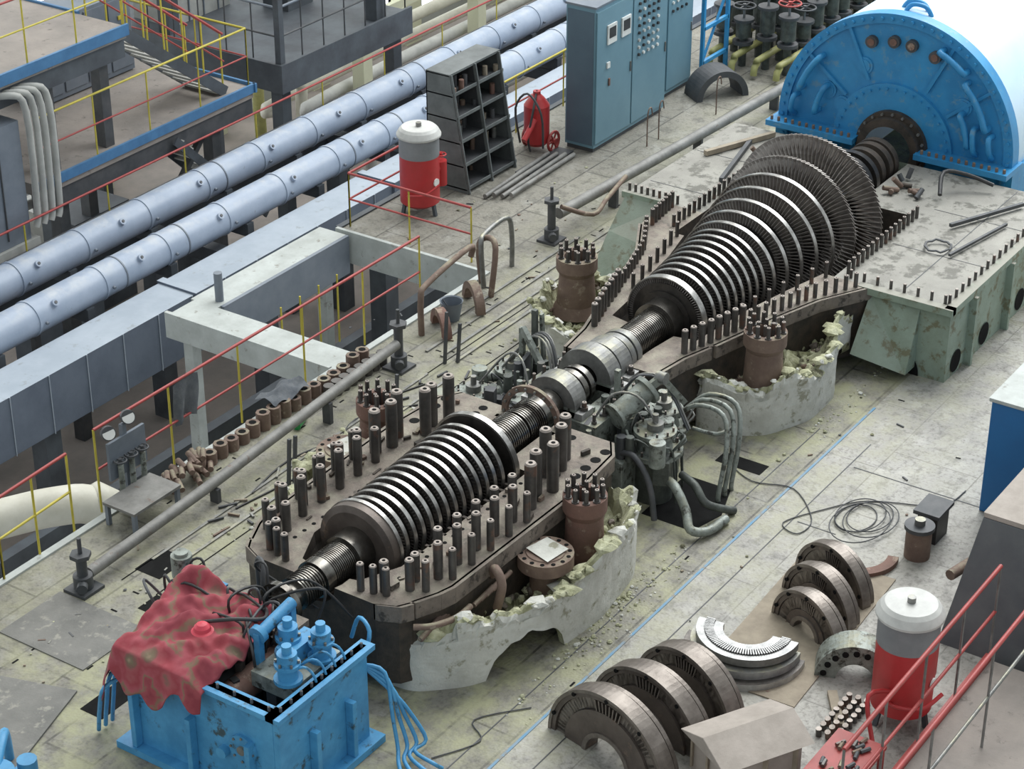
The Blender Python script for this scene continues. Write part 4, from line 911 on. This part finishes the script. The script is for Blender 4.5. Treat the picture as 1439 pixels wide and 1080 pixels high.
for i in range(6):
    for y in (19.2,19.85): b.cyl((19.4+i*.37,y,1.42-i*.277),(19.4+i*.37,y,2.28-i*.277),.014,'yellow',n=5)
b.done(parent=UP)
b=B('stair_flight')
for y in (19.0,19.6): b.beam((20.0,y,-.25),(21.8,y,-2.0),.03,.12,'shadow_steel')
for i in range(10): b.box(20.05+i*.17,20.2+i*.17,19.02,19.58,-.33-i*.17,-.31-i*.17,'pipe_gray')
b.done(parent=SP)
b=B('switchgear_cabinet'); b.box(19.4,21.3,20.9,21.6,0,1.15,'gray_panel')
for i in range(4): b.box(19.43+i*.47,19.85+i*.47,20.88,20.9,.08,1.1,'gray_panel'); b.box(19.6+i*.47,19.66+i*.47,20.86,20.88,.8,.86,'yellow')
b.done(.01,parent=SP)
b=B('switchgear_cabinet'); b.box(15.8,17.2,18.95,19.0,-.6,1.0,'gray_panel'); b.box(15.8,17.2,19.0,19.6,-.6,1.0,'gray_panel')
for i in range(3): b.box(15.9+i*.45,15.92+i*.45,18.93,18.95,-.5,.9,'dark_metal')
b.box(15.7,17.3,18.9,19.65,-.75,-.6,'pipe_gray')
for x in (15.8,17.1): b.box(x,x+.1,19.0,19.1,-4,-.75,'dark_metal')
b.done(.01,parent=UP)
b=B('vertical_pipe_bundle')
for i in range(4): b.tube([(16.9+i*.13,19.4,1.2),(17.1+i*.13,18.97,1.35),(17.3+i*.13,18.9,1.1),(17.3+i*.13,18.9,-.2),(17.25+i*.13,18.9,-.45)],.045,'pipe_gray',n=10)
b.done(parent=UP)
b=B('far_gallery')
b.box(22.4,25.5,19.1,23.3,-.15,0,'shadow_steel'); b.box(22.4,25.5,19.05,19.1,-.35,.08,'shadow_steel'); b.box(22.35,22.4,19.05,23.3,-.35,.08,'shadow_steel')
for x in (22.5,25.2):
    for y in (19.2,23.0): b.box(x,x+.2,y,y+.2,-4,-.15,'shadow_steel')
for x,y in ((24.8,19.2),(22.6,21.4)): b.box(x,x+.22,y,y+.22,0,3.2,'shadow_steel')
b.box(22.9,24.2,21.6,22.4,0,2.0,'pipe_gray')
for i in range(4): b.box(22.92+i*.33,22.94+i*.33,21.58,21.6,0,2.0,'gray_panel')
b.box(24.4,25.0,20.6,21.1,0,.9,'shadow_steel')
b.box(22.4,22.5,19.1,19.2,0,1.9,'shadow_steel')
b.beam((25.2,19.3,-.3),(25.9,19.3,-2.2),.08,.08,'pipe_gray'); b.beam((25.0,19.3,-2.2),(26.2,19.3,-1.6),.08,.08,'pipe_gray')
FG=b.done()
rail('gallery_handrail',[(22.45,19.15,0),(25.45,19.15,0),(25.45,23.2,0)],.9,'dark_metal','gray_panel','dark_metal',.5,.02,par=FG)
rail('gallery_handrail',[(22.45,23.2,0),(22.45,19.15,0)],.9,'dark_metal','gray_panel','dark_metal',.5,.02,par=FG)
b=B('background_pipework')
for k,(y,z,m) in enumerate(((22.5,-2.8,'pipe_gray'),(23.0,-2.4,'cream'),(23.4,-3.0,'cream'),(24.0,-2.0,'yellow_pipe'),(21.5,-3.2,'pipe_gray'),(20.4,-2.9,'pipe_gray'))):
    b.tube([(27.5,y,-4),(27.5,y,z-.3),(27.9,y,z),(40,y,z)],.11,m,n=12)
for x in (28,31.5,34,36.5): b.box(x,x+.25,22,22.25,-4,3,'col_yellow')
for z in (-1.5,-.4): b.box(26.5,40,21.9,22.0,z,z+.15,'col_yellow')
b.done()
b=B('lower_level_machinery'); random.seed(31)
for i in range(26):
    x=random.uniform(12,22); y=random.uniform(19.5,24); 
    if random.random()<.5: b.cyl((x,y,-4),(x,y,-4+random.uniform(.6,2.0)),random.uniform(.15,.5),random.choice(['shadow_steel','graygreen','gray_panel','pipe_gray']),n=16)
    else: b.box(x,x+random.uniform(.5,1.6),y,y+random.uniform(.4,1),-4,-4+random.uniform(.6,1.8),random.choice(['shadow_steel','gray_panel','dark_metal','pipe_gray']))
for i in range(12):
    x=random.uniform(12,20); y=random.uniform(19.5,24); z=random.uniform(-3.5,-1.5); b.tube([(x,y,-4),(x,y,z),(x+.3,y,z+.2),(x+random.uniform(1,3),y,z+.2)],.07,random.choice(['pipe_gray','gray_panel','shadow_steel']),n=10)
b.done()

# ------------------------------------------------------------------ removed diaphragms on the right
def half_diaph(name,x,y,ro,ri,t,yaw=0,m='diaph',z=0):
    b=B(name); d=Vector((math.cos(yaw),math.sin(yaw),0)); up=Vector((0,0,1)); u=up.cross(d); c=Vector((x,y,z))
    b.ringseg(c,d,up,ro-.07,ro,t,0,pi,m,n=36,rim='diaph_rim'); b.ringseg(c+d*t*.25,d,up,ro-.18,ro-.07,t*.4,0,pi,'steel_dark',n=36); b.ringseg(c,d,up,ri,ro-.18,t,0,pi,m,n=36)
    b.ringseg(c-d*.012,d,up,ro-.03,ro,.012,0,pi,'diaph_rim',n=36); b.ringseg(c-d*.012,d,up,ri,ri+.04,.012,0,pi,'diaph_rim',n=28); b.ringseg(c+d*(t+.03),d,up,ro-.12,ro-.03,.04,0,pi,'diaph',n=36,rim='diaph_rim')
    for i in range(44):
        a=pi*(i+.5)/44; r_=u*math.cos(a)+up*math.sin(a); q=c+r_*(ro-.125)+d*t*.2; b.beam(q-r_*.05,q+r_*.05,.01,t*.45,'diaph_rim')
    for i in range(5):
        a=pi*(i+.5)/5; r_=u*math.cos(a)+up*math.sin(a); q=c+r_*(ro-.035); b.cyl(q-d*.02,q,.018,'hole',n=8)
    return b.done()
half_diaph('removed_diaphragm_half',12.72,6.87,.55,.2,.14,-.25)
half_diaph('removed_diaphragm_half',12.25,6.95,.60,.22,.14,-.2)
half_diaph('removed_diaphragm_half',11.75,7.02,.64,.22,.14,-.2)
half_diaph('removed_diaphragm_half',14.2,6.5,.42,.14,.09,-.35)
half_diaph('removed_diaphragm_half',14.6,6.6,.43,.15,.09,-.35)
half_diaph('removed_diaphragm_half',14.97,6.65,.44,.16,.09,-.35)
b=B('removed_blade_ring_half')
cx,cy=13.68,6.8
U1=(-1,-.15,0)
b.ringseg((cx-.03,cy,0),(0,0,1),U1,.24,.53,.07,-.1,pi+.1,'steel_dark',n=40,rim='ring_light'); b.ringseg((cx,cy,.07),(0,0,1),U1,.22,.48,.07,-.05,pi+.05,'steel_mid',n=40,rim='ring_light'); b.ringseg((cx+.03,cy,.16),(0,0,1),U1,.22,.45,.07,0,pi,'ring_light',n=40,rim='steel_mid'); b.ringseg((cx+.03,cy,.23),(0,0,1),U1,.30,.38,.008,0,pi,'hole',n=40)
up=Vector(U1).normalized(); u=up.cross(Vector((0,0,1)))
for i in range(52):
    a=pi*i/51; r_=u*math.cos(a)+up*math.sin(a); q=Vector((cx+.03,cy,.24))+r_*.34; b.beam(q-r_*.04,q+r_*.04,.012,.01,'ring_light')
b.done()
b=B('rusty_seal_ring'); b.ringseg((15.6,6.7,.0),(0,0,1),(-1,-.3,0),.3,.40,.05,0,pi,'rust_red'); b.done()
b=B('crate_with_lid')
q=rz(-.5)
b.box(11.85,12.55,5.75,6.25,.0,.42,'crate_beige',rot=q); 
cc=Vector((12.2,6.0,0)); 
def L(x,y,z): return cc+q@Vector((x,y,0))+Vector((0,0,z))
b.add([L(-.42,-.32,.42),L(.42,-.32,.42),L(.42,0,.55),L(-.42,0,.55),L(.42,.32,.42),L(-.42,.32,.42)],[(0,1,2,3),(3,2,4,5),(0,3,5),(1,4,2)],'crate_beige')
for k in (-.28,0,.28): b.beam(L(k,-.26,.1),L(k,-.26,.4),.05,.02,'wood'); b.beam(L(-.36,k*.8,.1),L(-.36,k*.8,.4),.02,.05,'wood')
b.done(.006)
b=B('coupling_housing_half'); dd=Vector((.9,.4,0)).normalized(); b.ringseg((13.85,5.85,.0),dd,(0,0,1),.16,.34,.25,0,pi,'graygreen',n=28)
for i in range(9):
    a=pi*(i+.5)/9; u=Vector((0,0,1)).cross(dd); qq=Vector((13.85,5.85,0))+u*math.cos(a)*.27+Vector((0,0,1))*math.sin(a)*.27; b.cyl(qq,qq-dd*.01,.028,'hole',n=10)
b.done()
b=B('small_motor'); b.cyl((15.9,6.22,0),(15.9,6.22,.3),.12,'rust',n=20); b.cyl((15.9,6.22,.3),(15.9,6.22,.34),.14,'dark_metal',n=20); b.cyl((15.9,6.22,.34),(15.9,6.22,.4),.05,'steel_mid'); b.box(16.15,16.42,6.15,6.35,.0,.3,'black'); b.box(16.1,16.45,6.12,6.38,.3,.34,'dark_metal'); b.done(.004)
b=B('rubber_mat'); b.box(13.2,15.4,6.15,7.05,0,.012,'wood',rot=rz(.05)); b.done()
b=B('timber_plank'); b.box(13.15,13.6,5.75,5.83,.0,.05,'wood',rot=rz(.6)); b.box(14.3,15.1,5.85,5.92,0,.05,'wood',rot=rz(.5)); b.done()
b=B('electrical_cubicle')
b.add([(14.75,5.5,0),(16.85,5.5,0),(16.85,4.2,0),(14.75,4.2,0),(15.1,5.35,1.15),(16.85,5.35,1.15),(16.85,4.2,1.15),(15.1,4.2,1.15)],[(0,1,5,4),(1,2,6,5),(2,3,7,6),(3,0,4,7),(4,5,6,7)],'dark_panel')
b.box(15.1,16.85,4.2,5.35,1.15,1.2,'crate_beige'); b.box(15.2,16.0,5.46,5.49,.3,.34,'dark_metal'); b.cyl((15.2,5.62,.4),(15.5,5.55,.4),.05,'rust',n=10); b.done(.01)
b=B('blue_transformer_box'); b.box(16.95,19.2,4.9,6.06,0,1.2,'blue_box'); b.box(16.92,19.25,4.87,6.08,1.2,1.24,'frame_white'); b.done(.01)
b=B('raised_walkway'); b.box(8,14.6,3.0,4.95,.0,.12,'walk'); b.box(8,14.6,4.951,5.0,0,.18,'red_rail'); RW=b.done()
rail('walkway_railing',[(11.7,4.97,.12),(14.6,4.97,.12)],.95,'steel_mid','red_rail','red_rail',.8,.02,par=RW)
rail('walkway_railing',[(11.2,4.55,.12),(14.6,4.55,.12)],.95,'steel_mid','red_rail','steel_mid',1.0,.02,par=RW)
b=B('metal_tool_table'); b.box(11.95,12.8,5.08,5.5,.3,.33,'red_rail')
for i in range(22):
    x=12.0+random.random()*.7; y=5.12+random.random()*.3; b.cyl((x,y,.35),(x+.08,y+random.uniform(-.05,.05),.35),.018,random.choice(['stud','dark_metal','rust']),n=6)
for x in (11.98,12.77):
    for y in (5.11,5.47): b.beam((x,y,0),(x,y,.3),.04,.04,'red_rail')
b.done()
b=B('bolt_collection')
for i in range(24): b.cyl((13.0+.08*(i%8)+random.random()*.03,5.6+.08*(i//8),0),(13.0+.08*(i%8),5.6+.08*(i//8),.08),.026,random.choice(['stud','rust']),n=8,cap='stud_top')
b.done()
b=B('floor_cable'); random.seed(17)
for k in range(5):
    cx,cy=16.15+random.uniform(-.1,.1),6.9+random.uniform(-.1,.1)
    b.tube([(cx+(.26+.03*k)*math.cos(2*pi*i/10),cy+(.18+.02*k)*math.sin(2*pi*i/10),.012+.008*k) for i in range(10)],.006,'dark_metal',n=5,sub=3,closed=True)
b.tube([(16.4,8.5,.01),(16.2,8.1,.01),(16.3,7.7,.01),(15.9,7.3,.01),(15.6,7.3,.01),(15.7,7.5,.01),(16.1,7.3,.01),(16.5,7.0,.01),(16.8,6.4,.01),(17.2,6.3,.01)],.006,'dark_metal',n=5,sub=5)
b.tube([(11.0,8.2,.01),(11.4,8.0,.01),(11.6,8.2,.01),(12.0,7.9,.01)],.006,'dark_metal',n=5,sub=5)
b.tube([(13.3,12.0,.01),(14.0,12.1,.01),(14.8,11.9,.01),(15.3,12.1,.01),(16.0,11.9,.01)],.01,'black',n=5,sub=5)
b.tube([(13.0,11.95,.01),(14.2,11.8,.01),(15.0,12.05,.01),(15.6,11.7,.01)],.01,'black',n=5,sub=5)
b.tube([(21.2,12.05,.01),(22.2,12.2,.01),(22.6,11.95,.01),(22.0,11.85,.01),(21.5,12.1,.05),(22.9,12.3,.01)],.014,'rust',n=5,sub=5)
b.done()
b=B('steel_plate'); b.box(8.2,9.9,10.9,12.2,0,.02,'floor_plate_dark',rot=rz(.3)); b.done()
b=B('steel_plate'); b.box(10.3,11.05,11.35,12.35,0,.01,'floor_plate_dark'); b.done()
b=B('blue_pump'); b.cyl((8.6,10.6,0),(8.6,10.6,.4),.16,'blue_mach',n=18); b.tube([(8.6,10.6,.35),(8.9,10.8,.45),(9.05,10.95,.3),(9.1,11.0,0)],.04,'blue_mach'); b.box(8.4,9.0,10.4,10.8,0,.1,'blue_mach'); b.cyl((8.85,10.5,.1),(8.85,10.5,.4),.08,'blue_mach'); b.done(.005)

# ------------------------------------------------------------------ lights
w=bpy.data.worlds.new('world'); sc.world=w; w.use_nodes=True; bg=w.node_tree.nodes['Background']; bg.inputs[0].default_value=(0.88,0.95,0.98,1); bg.inputs[1].default_value=.72
sun=bpy.data.lights.new('skylight_sun','SUN'); sun.energy=2.0; sun.angle=math.radians(50); sun.color=(1,1,.965)
so=bpy.data.objects.new('skylight_sun',sun); sc.collection.objects.link(so); so.rotation_euler=Vector((-.6,-.3,-1.0)).to_track_quat('-Z','Y').to_euler()
def area(name,loc,tgt,e,sx,sy,col=(1,1,1)):
    l=bpy.data.lights.new(name,'AREA'); l.energy=e; l.shape='RECTANGLE'; l.size=sx; l.size_y=sy; l.color=col
    o=bpy.data.objects.new(name,l); sc.collection.objects.link(o); o.location=loc; o.rotation_euler=(Vector(tgt)-Vector(loc)).to_track_quat('-Z','Y').to_euler()
area('roof_skylight',(31,9,13),(24,9.5,0),2900,10,16,(.95,.98,1))  # unseen area lamp added to brighten the far end of the hall

# ------------------------------------------------------------------ camera
f=3030.0; p=math.radians(28.9); yaw=math.radians(34)
fh=Vector((math.cos(yaw),math.sin(yaw),0)); R=Vector((math.sin(yaw),-math.cos(yaw),0))
F=fh*math.cos(p)+Vector((0,0,-math.sin(p))); U=fh*math.sin(p)+Vector((0,0,math.cos(p)))
cd=bpy.data.cameras.new('camera'); co=bpy.data.objects.new('camera',cd); sc.collection.objects.link(co)
m=Matrix((R,U,-F)).transposed().to_4x4(); m.translation=(0,0,11); co.matrix_world=m
cd.sensor_width=36; cd.lens=36*f/1439; cd.clip_end=300; sc.camera=co
sc.view_settings.view_transform='Standard'
